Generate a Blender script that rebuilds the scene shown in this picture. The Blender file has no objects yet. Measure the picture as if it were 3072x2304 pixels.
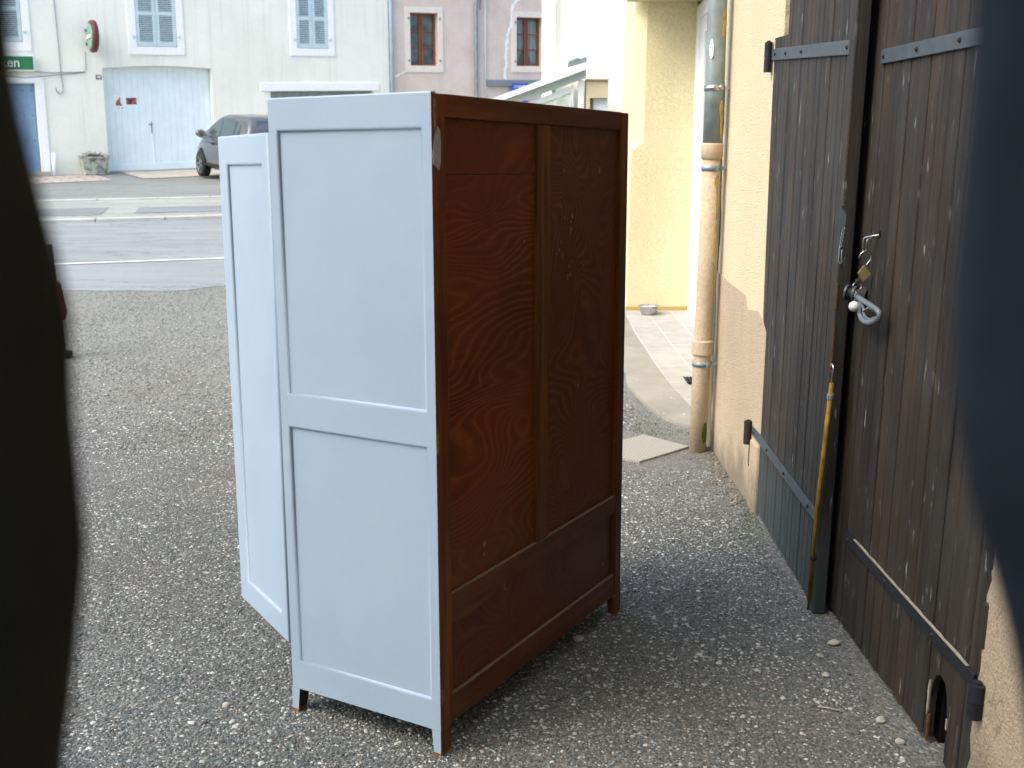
import bpy, bmesh, math, random
import numpy as np
from mathutils import Matrix, Vector
R = math.radians
SC = bpy.context.scene
COL = SC.collection
random.seed(5); rng = np.random.default_rng(5)

# ------------------------------------------------------------------ camera
cd = bpy.data.cameras.new('camera'); cam = bpy.data.objects.new('camera', cd); COL.objects.link(cam)
cd.sensor_width = 36; cd.lens = 38.374; cd.clip_start = .02; cd.clip_end = 500
cam.location = (0, 0, 1.562)
PITCH, ROLL = R(11.08), R(-.12)
cam.rotation_euler = (Matrix.Rotation(math.pi/2-PITCH, 3, 'X') @ Matrix.Rotation(ROLL, 3, 'Z')).to_euler()
cd.dof.use_dof = True; cd.dof.focus_distance = 3.6; cd.dof.aperture_fstop = 6.8
SC.camera = cam
SC.render.resolution_x = 1024; SC.render.resolution_y = 768
# ------------------------------------------------------------------ light
SUN_EL, SUN_AZ = R(48), R(238)          # azimuth clockwise from +Y: behind and left of the camera
wd = bpy.data.worlds.new('World'); SC.world = wd; wd.use_nodes = True
nt = wd.node_tree; bg = nt.nodes['Background']
sky = nt.nodes.new('ShaderNodeTexSky'); sky.sky_type = 'NISHITA'; sky.sun_disc = False
sky.sun_elevation = SUN_EL; sky.sun_rotation = SUN_AZ; sky.air_density = 1.0; sky.dust_density = 4.0; sky.ozone_density = 1.0
nt.links.new(sky.outputs[0], bg.inputs[0]); bg.inputs[1].default_value = .15
sl = bpy.data.lights.new('sun', 'SUN'); sl.energy = .75; sl.angle = R(50); sl.color = (1, .97, .86)
so = bpy.data.objects.new('sun', sl); COL.objects.link(so)
sd = Vector((math.sin(SUN_AZ)*math.cos(SUN_EL), math.cos(SUN_AZ)*math.cos(SUN_EL), math.sin(SUN_EL)))
so.rotation_euler = sd.to_track_quat('Z', 'Y').to_euler()
SC.view_settings.view_transform = 'Standard'; SC.view_settings.look = 'None'; SC.view_settings.gamma = 1
SC.view_settings.exposure = 1.45

# ------------------------------------------------------------------ helpers
def srgb(r, g, b):
    f = lambda c: (c/255/12.92 if c/255 <= .04045 else ((c/255+.055)/1.055)**2.4)
    return (f(r), f(g), f(b), 1)
def obj(name, bm, m, parent=None, smooth=False, loc=None):
    me = bpy.data.meshes.new(name)
    if isinstance(bm, bmesh.types.BMesh):
        bmesh.ops.recalc_face_normals(bm, faces=bm.faces); bm.to_mesh(me); bm.free()
    else: me = bm
    for mm in (m if isinstance(m, (list, tuple)) else [m]): me.materials.append(mm)
    if smooth:
        me.polygons.foreach_set('use_smooth', [True]*len(me.polygons))
    o = bpy.data.objects.new(name, me); COL.objects.link(o)
    if parent: o.parent = parent
    if loc: o.location = loc
    return o
def tag(o, label, cat, group=None):
    o['label'] = label; o['category'] = cat
    if group: o['group'] = group
    return o
def thing(name, label, cat, loc=(0, 0, 0), rz=0, group=None, rx=0):
    o = bpy.data.objects.new(name, None); COL.objects.link(o); o.empty_display_size = .1
    o.location = loc; o.rotation_euler = (rx, 0, rz)
    return tag(o, label, cat, group)
def struct(o, kind='structure'): o['kind'] = kind; return o
def B(): return bmesh.new()
def box(bm, x0, x1, y0, y1, z0, z1, bev=0, f=None, seg=2, mi=0):
    vs = [bm.verts.new(p) for p in ((x0,y0,z0),(x1,y0,z0),(x1,y1,z0),(x0,y1,z0),(x0,y0,z1),(x1,y0,z1),(x1,y1,z1),(x0,y1,z1))]
    fs = [bm.faces.new([vs[i] for i in q]) for q in ((3,2,1,0),(4,5,6,7),(0,1,5,4),(1,2,6,5),(2,3,7,6),(3,0,4,7))]
    if bev:
        r = bmesh.ops.bevel(bm, geom=list({e for q in fs for e in q.edges}), offset=bev, segments=seg, affect='EDGES', profile=.5)
        nv = {v for q in r['faces'] for v in q.verts} | {v for v in vs if v.is_valid}
        fs2 = {q for v in nv for q in v.link_faces}
        vs = list(nv)
        for q in fs2: q.material_index = mi
    else:
        for q in fs: q.material_index = mi
    if f:
        for v in vs: v.co = Vector(f(*v.co))
    return vs
def cyl(bm, p0, p1, r0, r1=None, n=16, cap=True, mi=0):
    p0, p1 = Vector(p0), Vector(p1); r1 = r0 if r1 is None else r1
    d = (p1-p0).normalized(); a = d.orthogonal().normalized(); b = d.cross(a)
    A = [bm.verts.new(p0+(a*math.cos(t)+b*math.sin(t))*r0) for t in [2*math.pi*i/n for i in range(n)]]
    Bv = [bm.verts.new(p1+(a*math.cos(t)+b*math.sin(t))*r1) for t in [2*math.pi*i/n for i in range(n)]]
    for i in range(n):
        q = bm.faces.new((A[i], A[(i+1) % n], Bv[(i+1) % n], Bv[i])); q.smooth = True; q.material_index = mi
    if cap:
        for l in (A[::-1], Bv):
            f_ = bm.faces.new(l); f_.material_index = mi
            for e in f_.edges: e.smooth = False
def tube(bm, pts, r, n=8, mi=0, closed=False):
    pts = [Vector(p) for p in pts]; rings = []; N = len(pts); up = None
    for i, p in enumerate(pts):
        a = pts[(i-1) % N] if (i > 0 or closed) else p; c = pts[(i+1) % N] if (i < N-1 or closed) else p
        d = (c-a).normalized()
        if up is None: up = d.orthogonal().normalized()
        up = (up-d*up.dot(d)).normalized(); b = d.cross(up)
        rr = r[i] if isinstance(r, (list, tuple)) else r
        rings.append([bm.verts.new(p+(up*math.cos(t)+b*math.sin(t))*rr) for t in [2*math.pi*k/n for k in range(n)]])
    M = N if closed else N-1
    for i in range(M):
        A, C = rings[i], rings[(i+1) % N]
        for k in range(n):
            q = bm.faces.new((A[k], A[(k+1) % n], C[(k+1) % n], C[k])); q.smooth = True; q.material_index = mi
    if not closed:
        bm.faces.new(rings[0][::-1]).material_index = mi; bm.faces.new(rings[-1]).material_index = mi
def prism(bm, poly, f0, f1, mi=0):
    a = [bm.verts.new(f0(*p)) for p in poly]; b = [bm.verts.new(f1(*p)) for p in poly]; n = len(poly)
    fs = [bm.faces.new(a), bm.faces.new(b[::-1])]
    fs += [bm.faces.new((a[i], a[(i+1) % n], b[(i+1) % n], b[i])) for i in range(n)]
    for q in fs: q.material_index = mi
    return fs
def lathe(bm, prof, n=32, c=(0, 0, 0), mi=0):
    rings = []
    for r, z in prof:
        rings.append([bm.verts.new((c[0]+r*math.cos(2*math.pi*k/n), c[1]+r*math.sin(2*math.pi*k/n), c[2]+z)) for k in range(n)])
    for A, C in zip(rings, rings[1:]):
        for k in range(n):
            q = bm.faces.new((A[k], A[(k+1) % n], C[(k+1) % n], C[k])); q.smooth = True; q.material_index = mi
    return rings
def text_mesh(s, size, ext, bold=0.0):
    c = bpy.data.curves.new('t', 'FONT'); c.body = s; c.size = size; c.extrude = ext; c.offset = bold
    c.align_x = 'CENTER'; c.align_y = 'CENTER'
    o = bpy.data.objects.new('t', c); COL.objects.link(o)
    dg = bpy.context.evaluated_depsgraph_get(); dg.update()
    me = bpy.data.meshes.new_from_object(o.evaluated_get(dg)); bpy.data.objects.remove(o); return me
_cw = cam.rotation_euler.to_matrix()
def seen(u, v, y):            # point on the vertical plane at depth y seen at a measured photo position
    d = _cw @ Vector(((u-1536)/3274.6, -(v-1152)/3274.6, -1)); return Vector((0, 0, 1.562))+d*(y/d.y)
# ------------------------------------------------------------------ materials
class N:
    def __init__(s, name, rough=.6, spec=.5, metal=0):
        s.m = bpy.data.materials.new(name); s.m.use_nodes = True; s.t = s.m.node_tree
        s.p = s.t.nodes['Principled BSDF']; s.p.inputs['Roughness'].default_value = rough
        s.p.inputs['Specular IOR Level'].default_value = spec; s.p.inputs['Metallic'].default_value = metal
        s.co = s.t.nodes.new('ShaderNodeTexCoord')
    def n(s, ty, **k):
        x = s.t.nodes.new('ShaderNode'+ty)
        for a, b in k.items():
            if a.startswith('i_'):
                x.inputs[a[2:].replace('_', ' ')].default_value = b
            else: setattr(x, a, b)
        return x
    def l(s, a, b): s.t.links.new(a, b)
    def map(s, scale=(1, 1, 1), src='Object', rot=(0, 0, 0), loc=(0, 0, 0)):
        m = s.n('Mapping'); m.inputs['Scale'].default_value = scale; m.inputs['Rotation'].default_value = rot
        m.inputs['Location'].default_value = loc; s.l(s.co.outputs[src], m.inputs[0]); return m.outputs[0]
    def noise(s, vec, scale, det=4, rough=.6, dist=0):
        x = s.n('TexNoise', i_Scale=scale, i_Detail=det, i_Roughness=rough, i_Distortion=dist); s.l(vec, x.inputs['Vector']); return x.outputs['Fac']
    def ramp(s, fac, stops, const=False):
        r = s.n('ValToRGB'); e = r.color_ramp.elements
        if const: r.color_ramp.interpolation = 'CONSTANT'
        while len(e) < len(stops): e.new(.5)
        for i, (p, c) in enumerate(stops):
            e[i].position = p; e[i].color = c if len(c) == 4 else (*c, 1)
        s.l(fac, r.inputs[0]); return r.outputs[0]
    def mix(s, a, b, fac, mode='MIX'):
        x = s.n('MixRGB', blend_type=mode)
        for i, v in ((0, fac), (1, a), (2, b)):
            if hasattr(v, 'is_linked'): s.l(v, x.inputs[i])
            else: x.inputs[i].default_value = v
        return x.outputs[0]
    def math(s, op, a, b=0.0):
        x = s.n('Math', operation=op)
        for i, v in ((0, a), (1, b)):
            if hasattr(v, 'is_linked'): s.l(v, x.inputs[i])
            else: x.inputs[i].default_value = v
        return x.outputs[0]
    def base(s, c):
        if hasattr(c, 'is_linked'): s.l(c, s.p.inputs['Base Color'])
        else: s.p.inputs['Base Color'].default_value = c
        return s
    def bump(s, h, dist=.01, st=1.0):
        b = s.n('Bump', i_Strength=st, i_Distance=dist); s.l(h, b.inputs['Height']); s.l(b.outputs[0], s.p.inputs['Normal']); return s
def K(v): return (v, v, v, 1)
def plain(name, c, rough=.6, spec=.5, metal=0, var=.12, sc=12, bump=0):
    m = N(name, rough, spec, metal); v = m.map()
    n = m.noise(v, sc, 5); m.base(m.mix(c, tuple(x*(1-var*2.2) for x in c[:3])+(1,), m.ramp(n, [(.35, K(0)), (.75, K(1))])))
    if bump: m.bump(m.noise(v, sc*14, 3), bump)
    return m.m
def plaster(name, c, c2=None, grain=.004, sc=1.0, streak=.25, gs=150, dirt=0, sp=.8):
    m = N(name, .9, .2); v = m.map()
    c2 = c2 or tuple(x*.86 for x in c[:3])+(1,)
    a = m.mix(c, c2, m.ramp(m.noise(v, 1.3*sc, 5), [(.35, K(0)), (.7, K(1))]))
    st = m.noise(m.map((7, 7, .35)), 1.0, 4)
    a = m.mix(a, tuple(x*.72 for x in c2[:3])+(1,), m.math('MULTIPLY', m.ramp(st, [(.52, K(0)), (.8, K(1))]), streak))
    fine = m.noise(v, gs, 3, .7)
    a = m.mix(a, m.ramp(fine, [(.3, K(sp)), (.6, K(1.04))]), 1.0, 'MULTIPLY')
    if dirt:      # splash dirt and hairline cracks
        z_ = m.n('SeparateXYZ'); m.l(m.co.outputs['Object'], z_.inputs[0])
        a = m.mix(a, srgb(112, 106, 92), m.math('MULTIPLY', m.ramp(m.math('ADD', z_.outputs[2], m.math('MULTIPLY', m.noise(v, 5, 5, .7), .5)), [(dirt*.9, K(1)), (dirt*1.5, K(0))]), .75))
        vc = m.n('TexVoronoi', feature='DISTANCE_TO_EDGE', i_Scale=1.6); wv = m.n('VectorMath', operation='ADD'); nz = m.n('TexNoise', i_Scale=4.0); m.l(v, nz.inputs['Vector']); m.l(v, wv.inputs[0]); m.l(nz.outputs['Color'], wv.inputs[1]); m.l(wv.outputs[0], vc.inputs['Vector'])
        a = m.mix(a, srgb(120, 104, 84), m.math('MULTIPLY', m.ramp(vc.outputs['Distance'], [(.0, K(1)), (.006, K(0))]), m.math('MULTIPLY', m.ramp(m.noise(v, 1.2, 2), [(.5, K(0)), (.6, K(1))]), .6)))
    m.base(a); m.bump(fine, grain, .8); return m.m
M = {}
M['cream'] = plaster('cream_render', srgb(218, 206, 174), srgb(210, 197, 165), .014, streak=.12, gs=110)
M['tan'] = plaster('tan_base_render', srgb(190, 173, 148), srgb(178, 161, 137), .014, streak=.25, dirt=.32, gs=110)
M['yellow'] = plaster('yellow_render', srgb(220, 210, 172), srgb(212, 201, 160), .010, streak=.15, gs=70)
M['whitewall'] = plaster('white_render', srgb(246, 244, 232), srgb(242, 238, 222), .003, streak=.05)
M['pale'] = plaster('pale_grey_green_render', srgb(238, 240, 229), srgb(226, 230, 217), .002, .6, .40, 40, sp=.95)
M['beige'] = plaster('rough_beige_render', srgb(224, 210, 198), srgb(210, 195, 183), .004, 1.2, .25, 30, sp=.9)
M['trim'] = plain('white_window_surround', srgb(243, 246, 246), .8, .2, var=.04)
M['trimc'] = plain('cream_window_surround', srgb(235, 226, 214), .8, .2, var=.05)
M['blue_paint'] = plain('pale_blue_paint', srgb(176, 212, 228), .5, .4, var=.07, sc=5)
M['blue_paint_dark'] = plain('mid_blue_paint', srgb(134, 168, 200), .5, .4, var=.1, sc=5)
M['gate_blue'] = plain('gate_blue_paint', srgb(228, 245, 250), .5, .4, var=.05, sc=3)
M['shut'] = plain('shutter_blue_green_paint', srgb(196, 218, 224), .5, .4, var=.08, sc=6)
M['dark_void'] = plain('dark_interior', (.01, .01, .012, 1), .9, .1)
M['zinc'] = plain('grey_zinc', srgb(142, 158, 164), .45, .5, .35, .2, 9)
M['zinc_blue'] = plain('blue_grey_downpipe', srgb(168, 186, 204), .5, .5, .1, .1, 5)
M['steel'] = plain('bright_steel', (.55, .55, .55, 1), .25, .5, 1, .1, 30)
M['iron'] = plain('grey_blue_painted_iron', srgb(74, 84, 91), .5, .5, .2, .18, 20)
M['iron_dark'] = plain('dark_iron', srgb(42, 46, 54), .55, .4, .3, .25, 25)
M['rust'] = plain('rusty_dark_iron', srgb(60, 50, 48), .8, .3, .2, .3, 40)
M['brass'] = plain('dull_brass', srgb(186, 172, 122), .35, .5, .6, .15, 60)
M['white_pl'] = plain('white_plastic', srgb(226, 232, 238), .4, .5, 0, .03)
M['white_ball'] = plain('white_ball_paint', srgb(215, 218, 216), .4, .5, 0, .05, 40)
M['grey_sign'] = plain('grey_sign_board', srgb(132, 142, 148), .6, .4, 0, .1, 3)
M['lettering'] = plain('white_lettering', srgb(225, 240, 232), .5, .3, 0, .02)
M['rubber'] = plain('black_rubber', (.018, .018, .02, 1), .7, .3)
M['yellow_rod'] = plain('yellow_plastic_sleeve', srgb(176, 138, 30), .5, .4, 0, .35, 14)
M['orange_wood'] = plain('bare_orange_wood', srgb(160, 112, 52), .8, .2, 0, .35, 60)
M['concrete'] = plaster('pale_concrete', srgb(186, 180, 166), srgb(164, 160, 150), .003, 1.5, .1, 60)

# painted wardrobe wood
m = N('grey_blue_furniture_paint', .5, .35); v = m.map()
c = m.mix(srgb(159, 178, 195), srgb(151, 171, 190), m.ramp(m.noise(v, 3, 4), [(.3, K(0)), (.7, K(1))]))
sp = m.n('TexVoronoi', i_Scale=9.0); m.l(v, sp.inputs['Vector'])
c = m.mix(c, srgb(120, 134, 150), m.ramp(sp.outputs['Distance'], [(.0, K(1)), (.010, K(1)), (.013, K(0))]))
m.base(c); m.bump(m.math('ADD', m.noise(m.map((60, 60, 8)), 6, 3), m.math('MULTIPLY', m.noise(v, 90, 2), .6)), .0006, .5)
M['paint'] = m.m
def stained(name, kind, dark, mid, lite):
    m = N(name, .42, .35); v = m.map(loc=(3.1*len(name), 1.7, 2.3))
    if kind == 'flame':      # rotary-cut plywood: contour lines of a slow noise, drawn out along the width
        lo = m.noise(m.map((.75, 1.0, 2.1), rot=(0, R(14), 0), loc=(4.2, 0, 6.6)), 1.5, 1.6, .5, .25)
        zs_ = m.n('SeparateXYZ'); m.l(m.co.outputs['Object'], zs_.inputs[0])
        wob_ = m.noise(m.map((9, 1, 22)), 1.0, 2)
        lo = m.math('ADD', m.math('ADD', m.math('MULTIPLY', zs_.outputs[2], 1.05), m.math('MULTIPLY', lo, 1.25)), m.math('MULTIPLY', wob_, .012))
        fr = m.math('FRACT', m.math('MULTIPLY', lo, 31.0))
        ln = m.ramp(fr, [(0, K(.25)), (.3, K(0)), (.6, K(.1)), (.9, K(.75)), (.95, K(.6)), (1, K(.25))])
        msk = m.ramp(m.noise(m.map((1.2, 1, 1.6), loc=(1, 0, 3)), 1.3, 3), [(.35, K(.12)), (.65, K(1))])
        g = m.math('MULTIPLY', m.math('MULTIPLY', ln, msk), .62)
    elif kind == 'moire':
        lo = m.noise(m.map((1.6, 1.0, 1.5), loc=(9, 0, 2)), 1.1, 2, .4, .2)
        fr = m.math('FRACT', m.math('MULTIPLY', lo, 62.0))
        g = m.math('MULTIPLY', m.ramp(fr, [(0, K(.15)), (.35, K(0)), (.85, K(.8)), (1, K(.15))]), .55)
    elif kind == 'vert':
        g = m.ramp(m.noise(m.map((45, 45, 1.4)), 1.0, 5), [(.38, K(0)), (.75, K(1))])
    else:
        g = m.ramp(m.noise(m.map((1.4, 1.4, 45)), 1.0, 5), [(.38, K(0)), (.75, K(1))])
    pat = m.ramp(m.noise(v, 1.9, 4), [(.3, K(0)), (.7, K(1))])
    c = m.mix(dark, mid, pat); c = m.mix(c, lite, m.math('MULTIPLY', g, .8))
    fine = m.noise(m.map((10, 10, 160) if kind in('flame', 'moire', 'horiz') else (160, 160, 10)), 1.0, 4)
    c = m.mix(c, m.ramp(fine, [(.3, K(.84)), (.7, K(1.1))]), 1.0, 'MULTIPLY')
    # settled dust and pale wear on every upward ledge, small scuffs elsewhere
    ge = m.n('NewGeometry'); sx = m.n('SeparateXYZ'); m.l(ge.outputs['Normal'], sx.inputs[0])
    up = m.ramp(sx.outputs['Z'], [(.6, K(0)), (.8, K(1))])
    c = m.mix(c, srgb(128, 112, 96), m.math('MULTIPLY', up, m.ramp(m.noise(v, 40, 3), [(.2, K(.6)), (.6, K(1))])))
    sc = m.ramp(m.noise(m.map((1, 1, .6), loc=(7, 7, 7)), 26, 3, .5), [(.735, K(0)), (.77, K(1))])
    c = m.mix(c, srgb(176, 158, 138), m.math('MULTIPLY', sc, .5))
    m.base(c); m.bump(m.math('ADD', fine, m.noise(v, 5, 2)), .0006, .35)
    m.l(m.ramp(m.noise(v, 7, 4), [(.3, K(.28)), (.7, K(.46))]), m.p.inputs['Roughness'])
    return m.m
DK, MD, LT = (.031, .0075, .0022, 1), (.085, .020, .0045, 1), (.20, .062, .012, 1)
M['ply_flame'] = stained('stained_plywood_flame_grain', 'flame', (.080, .0175, .0028, 1), (.145, .034, .0048, 1), (.42, .13, .016, 1))
M['ply_moire'] = stained('stained_plywood_dense_grain', 'moire', (.072, .0180, .0030, 1), (.125, .0320, .0046, 1), (.27, .082, .012, 1))
M['ply_low'] = stained('stained_plywood_low', 'moire', (.062, .0145, .0024, 1), (.105, .0250, .0036, 1), (.20, .058, .0085, 1))
M['stain_v'] = stained('stained_wood_upright', 'vert', (.044, .0122, .0024, 1), (.100, .028, .0044, 1), (.27, .088, .012, 1))
M['stain_h'] = stained('stained_wood_rail', 'horiz', (.056, .0150, .0028, 1), (.105, .028, .0046, 1), (.20, .06, .009, 1))
M['inner_wood'] = stained('bare_inner_wood', 'vert', (.10, .05, .022, 1), (.17, .09, .04, 1), (.24, .13, .06, 1))

# old dark planks (object x runs across the boards, z up)
def planks(name, dk, lt, pitch=.083, off=0.0):
    m = N(name, .72, .3); v = m.map()
    sx = m.n('SeparateXYZ'); m.l(m.co.outputs['UV'], sx.inputs[0])
    u = m.math('DIVIDE', m.math('ADD', sx.outputs[0], off), pitch); cell = m.math('FLOOR', u)
    wn = m.n('TexWhiteNoise', noise_dimensions='1D'); m.l(cell, wn.inputs['W'])
    um = m.n('CombineXYZ'); m.l(m.math('MULTIPLY', sx.outputs[0], 60), um.inputs[0]); m.l(m.math('MULTIPLY', sx.outputs[1], 1.6), um.inputs[1]); m.l(m.math('MULTIPLY', cell, 3.7), um.inputs[2])
    gr = m.noise(um.outputs[0], 1.0, 6, .65)
    c = m.mix(dk, lt, m.ramp(gr, [(.3, K(0)), (.72, K(1))]))
    c = m.mix(c, m.ramp(wn.outputs['Value'], [(0, K(.75)), (1, K(1.25))]), 1.0, 'MULTIPLY')
    # greyish weathering patches and pale scrapes
    gp = m.n('CombineXYZ'); m.l(m.math('MULTIPLY', sx.outputs[0], 9), gp.inputs[0]); m.l(m.math('MULTIPLY', sx.outputs[1], 2.2), gp.inputs[1])
    c = m.mix(c, srgb(92, 97, 95), m.math('MULTIPLY', m.ramp(m.noise(gp.outputs[0], 1, 5), [(.42, K(0)), (.78, K(1))]), .22))
    br = m.n('CombineXYZ'); m.l(m.math('MULTIPLY', sx.outputs[0], 7), br.inputs[0]); m.l(m.math('MULTIPLY', sx.outputs[1], 1.1), br.inputs[1]); br.inputs[2].default_value = 5
    c = m.mix(c, (.085, .048, .022, 1), m.math('MULTIPLY', m.ramp(m.noise(br.outputs[0], 1, 4), [(.5, K(0)), (.75, K(1))]), .45))
    sp = m.n('CombineXYZ'); m.l(m.math('MULTIPLY', sx.outputs[0], 40), sp.inputs[0]); m.l(m.math('MULTIPLY', sx.outputs[1], 8), sp.inputs[1])
    c = m.mix(c, srgb(172, 178, 172), m.math('MULTIPLY', m.math('MULTIPLY', m.ramp(m.noise(sp.outputs[0], 1, 3, .5), [(.64, K(0)), (.74, K(1))]), m.ramp(m.noise(gp.outputs[0], .8, 3), [(.42, K(.15)), (.58, K(1))])), .6))
    if name == 'dark_weathered_boards':      # faded grey-teal stain low on the far leaf
        c = m.mix(c, srgb(66, 78, 80), m.math('MULTIPLY', m.ramp(m.math('ADD', sx.outputs[1], m.math('MULTIPLY', gr, .12)), [(.30, K(1)), (.52, K(0))]), .5))
    m.base(c); m.bump(gr, .0035, .8); return m.m
M['plank_l'] = planks('dark_weathered_boards', (.013, .0118, .0110, 1), (.042, .038, .0345, 1), .065)
M['plank_r'] = planks('dark_brown_weathered_boards', (.0115, .0092, .0078, 1), (.037, .030, .0245, 1), .077)

# gravel ground, asphalt, pavers
m = N('fine_gravel_bed', .9, .2); v = m.map()
vo = m.n('TexVoronoi', i_Scale=110.0); m.l(v, vo.inputs['Vector'])
c1 = m.ramp(vo.outputs['Color'], [(0, srgb(66, 68, 68)), (.45, srgb(100, 103, 101)), (.78, srgb(128, 129, 124)), (.93, srgb(168, 169, 164)), (1, srgb(195, 195, 190))])
c1 = m.mix(c1, srgb(96, 99, 97), .3)
vo2 = m.n('TexVoronoi', i_Scale=42.0); m.l(v, vo2.inputs['Vector'])
c1 = m.mix(c1, srgb(150, 146, 138), m.math('MULTIPLY', m.ramp(vo2.outputs['Distance'], [(.12, K(1)), (.2, K(0))]), .6))
c1 = m.mix(c1, m.ramp(m.noise(v, 1.1, 5, .6), [(.3, K(.78)), (.7, K(1.14))]), 1.0, 'MULTIPLY')
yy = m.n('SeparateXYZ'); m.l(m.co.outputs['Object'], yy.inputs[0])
c1 = m.mix(c1, srgb(134, 138, 134), m.math('MULTIPLY', m.ramp(m.math('ADD', m.math('MULTIPLY', yy.outputs[1], .1), m.math('MULTIPLY', m.noise(v, .9, 4), .25)), [(.62, K(0)), (1.1, K(1))]), .62))  # paler with distance: brighter light on the far yard painted into the gravel
c1 = m.mix(c1, srgb(110, 100, 88), m.math('MULTIPLY', m.ramp(m.noise(m.map(loc=(5, 5, 0)), .7, 4), [(.55, K(0)), (.75, K(1))]), .45))
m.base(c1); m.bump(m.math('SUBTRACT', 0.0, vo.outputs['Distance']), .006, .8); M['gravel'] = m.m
m = N('pebble_stone', .75, .3)
at = m.n('Attribute', attribute_name='Col'); c = m.mix(at.outputs['Color'], m.ramp(m.noise(m.map(), 160, 3), [(.3, K(.85)), (.7, K(1.12))]), 1.0, 'MULTIPLY'); c = m.mix(c, m.ramp(m.noise(m.map(), 1.3, 5, .6), [(.3, (.74, .73, .70, 1)), (.7, (1.14, 1.14, 1.14, 1))]), 1.0, 'MULTIPLY'); m.base(c); M['pebble'] = m.m
M['stone_pale'] = plain('pale_pebble', srgb(190, 186, 176), .8, .2, 0, .15, 60, .002)
def asphalt(name, c, sc=1.0):
    m = N(name, .9, .25); v = m.map()
    a = m.mix(c, tuple(x*1.25 for x in c[:3])+(1,), m.ramp(m.noise(v, 260*sc, 2), [(.4, K(0)), (.7, K(1))]))
    a = m.mix(a, m.ramp(m.noise(m.map((.35, 1.4, 1), rot=(0, 0, R(-13))), 1.2, 6), [(.3, K(.8)), (.7, K(1.1))]), 1.0, 'MULTIPLY')
    cr = m.math('ABSOLUTE', m.math('SUBTRACT', m.noise(m.map((.18, 1.1, 1), rot=(0, 0, R(-13))), 1.6, 6, .65), .5))
    a = m.mix(a, tuple(x*.45 for x in c[:3])+(1,), m.math('MULTIPLY', m.ramp(cr, [(.0, K(1)), (.010, K(0))]), .8))
    m.base(a); m.bump(m.noise(v, 220*sc, 3), .003); return m.m
M['road'] = asphalt('worn_road_asphalt', srgb(128, 135, 138))
M['apronasph'] = asphalt('dusty_asphalt', srgb(130, 137, 139))
M['park'] = asphalt('grey_parking_asphalt', srgb(122, 127, 126))
M['pavement'] = asphalt('light_pavement_asphalt', srgb(140, 145, 141))
M['patch'] = asphalt('dark_patch', srgb(118, 124, 127))
M['kerb'] = plain('pale_kerb_stone', srgb(172, 176, 173), .85, .2, 0, .12, 3)
M['line'] = plain('white_road_paint', srgb(205, 210, 212), .7, .3, 0, .1, 9)
def pavers(name, w, h, ca, cb, cm, mort, rot, off=.5):
    m = N(name, .7, .3)
    br = m.n('TexBrick', offset=off); br.inputs['Scale'].default_value = 1.0; br.inputs['Mortar Size'].default_value = mort
    br.inputs['Brick Width'].default_value = w; br.inputs['Row Height'].default_value = h
    br.inputs['Color1'].default_value = ca; br.inputs['Color2'].default_value = cb; br.inputs['Mortar'].default_value = cm
    m.l(m.map(rot=(0, 0, rot)), br.inputs['Vector'])
    c = m.mix(br.outputs['Color'], m.ramp(m.noise(m.map(), 8, 5), [(.3, K(.86)), (.7, K(1.08))]), 1.0, 'MULTIPLY')
    m.base(c); m.bump(br.outputs['Fac'], -.003); return m.m
M['tile'] = pavers('terrace_tile', .45, .225, srgb(166, 165, 161), srgb(158, 155, 150), srgb(178, 176, 172), .008, R(88))
M['paver'] = pavers('pink_pavement_tile', .5, .35, srgb(186, 178, 170), srgb(176, 168, 160), srgb(140, 134, 128), .03, R(-32))
m = N('checker_plate_steel', .5, .5, .3); v = m.map((60, 30, 34), rot=(0, 0, R(35)))
w1 = m.n('TexWave', i_Scale=.32, i_Distortion=0.0); m.l(v, w1.inputs[0]); w2 = m.n('TexWave', bands_direction='Y', i_Scale=.32, i_Distortion=0.0); m.l(v, w2.inputs[0])
ck = m.math('MULTIPLY', w1.outputs['Fac'], w2.outputs['Fac'])
m.base(m.mix(srgb(150, 150, 144), srgb(176, 172, 164), ck)); m.bump(ck, .0015); M['checker'] = m.m
m = N('window_glass', .06, .6); m.base(m.mix((.035, .05, .052, 1), (.12, .15, .15, 1), m.ramp(m.noise(m.map((.7, .7, 1.4)), 1.6, 2), [(.4, K(0)), (.62, K(1))]))); M['glass'] = m.m
m = N('car_paint_mauve_grey', .28, .6, .25); m.base((.085, .085, .105, 1)); m.p.inputs['Coat Weight'].default_value = .7; M['car'] = m.m
m = N('car_glass', .05, .7); m.base((.05, .075, .08, 1)); M['carglass'] = m.m
m = N('net_curtain', .9, .1); m.base(m.mix(srgb(196, 206, 206), srgb(120, 134, 136), m.ramp(m.noise(m.map((26, 26, .6)), 1, 3), [(.35, K(0)), (.65, K(1))]))); M['net'] = m.m
M['wood_frame'] = plain('orange_brown_window_wood', srgb(148, 88, 58), .55, .4, 0, .25, 12)
M['blade_l'] = plain('black_brown_lens_blade', (.030, .031, .026, 1), .95, .05, 0, .2, 20)
M['blade_r'] = plain('dark_slate_lens_blade', (.032, .039, .048, 1), .95, .05, 0, .2, 20)
M['green'] = plain('green_sign_face', srgb(24, 120, 74), .4, .5, 0, .05)
M['green_pale'] = plain('pale_green_sign_face', srgb(120, 176, 154), .4, .5, 0, .1)
M['red_dark'] = plain('dark_red_rim', srgb(104, 48, 52), .5, .4, 0, .12, 9)
M['blue_sign'] = plain('blue_sign_face', srgb(56, 84, 190), .4, .5, 0, .04)
M['red'] = plain('red_paint', srgb(96, 30, 30), .5, .4, 0, .15, 30)
M['dead'] = plain('dry_brown_stems', srgb(112, 76, 62), .9, .1, 0, .3, 40)
M['moss'] = plain('green_moss', srgb(74, 98, 40), .95, .1, 0, .35, 40)

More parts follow.
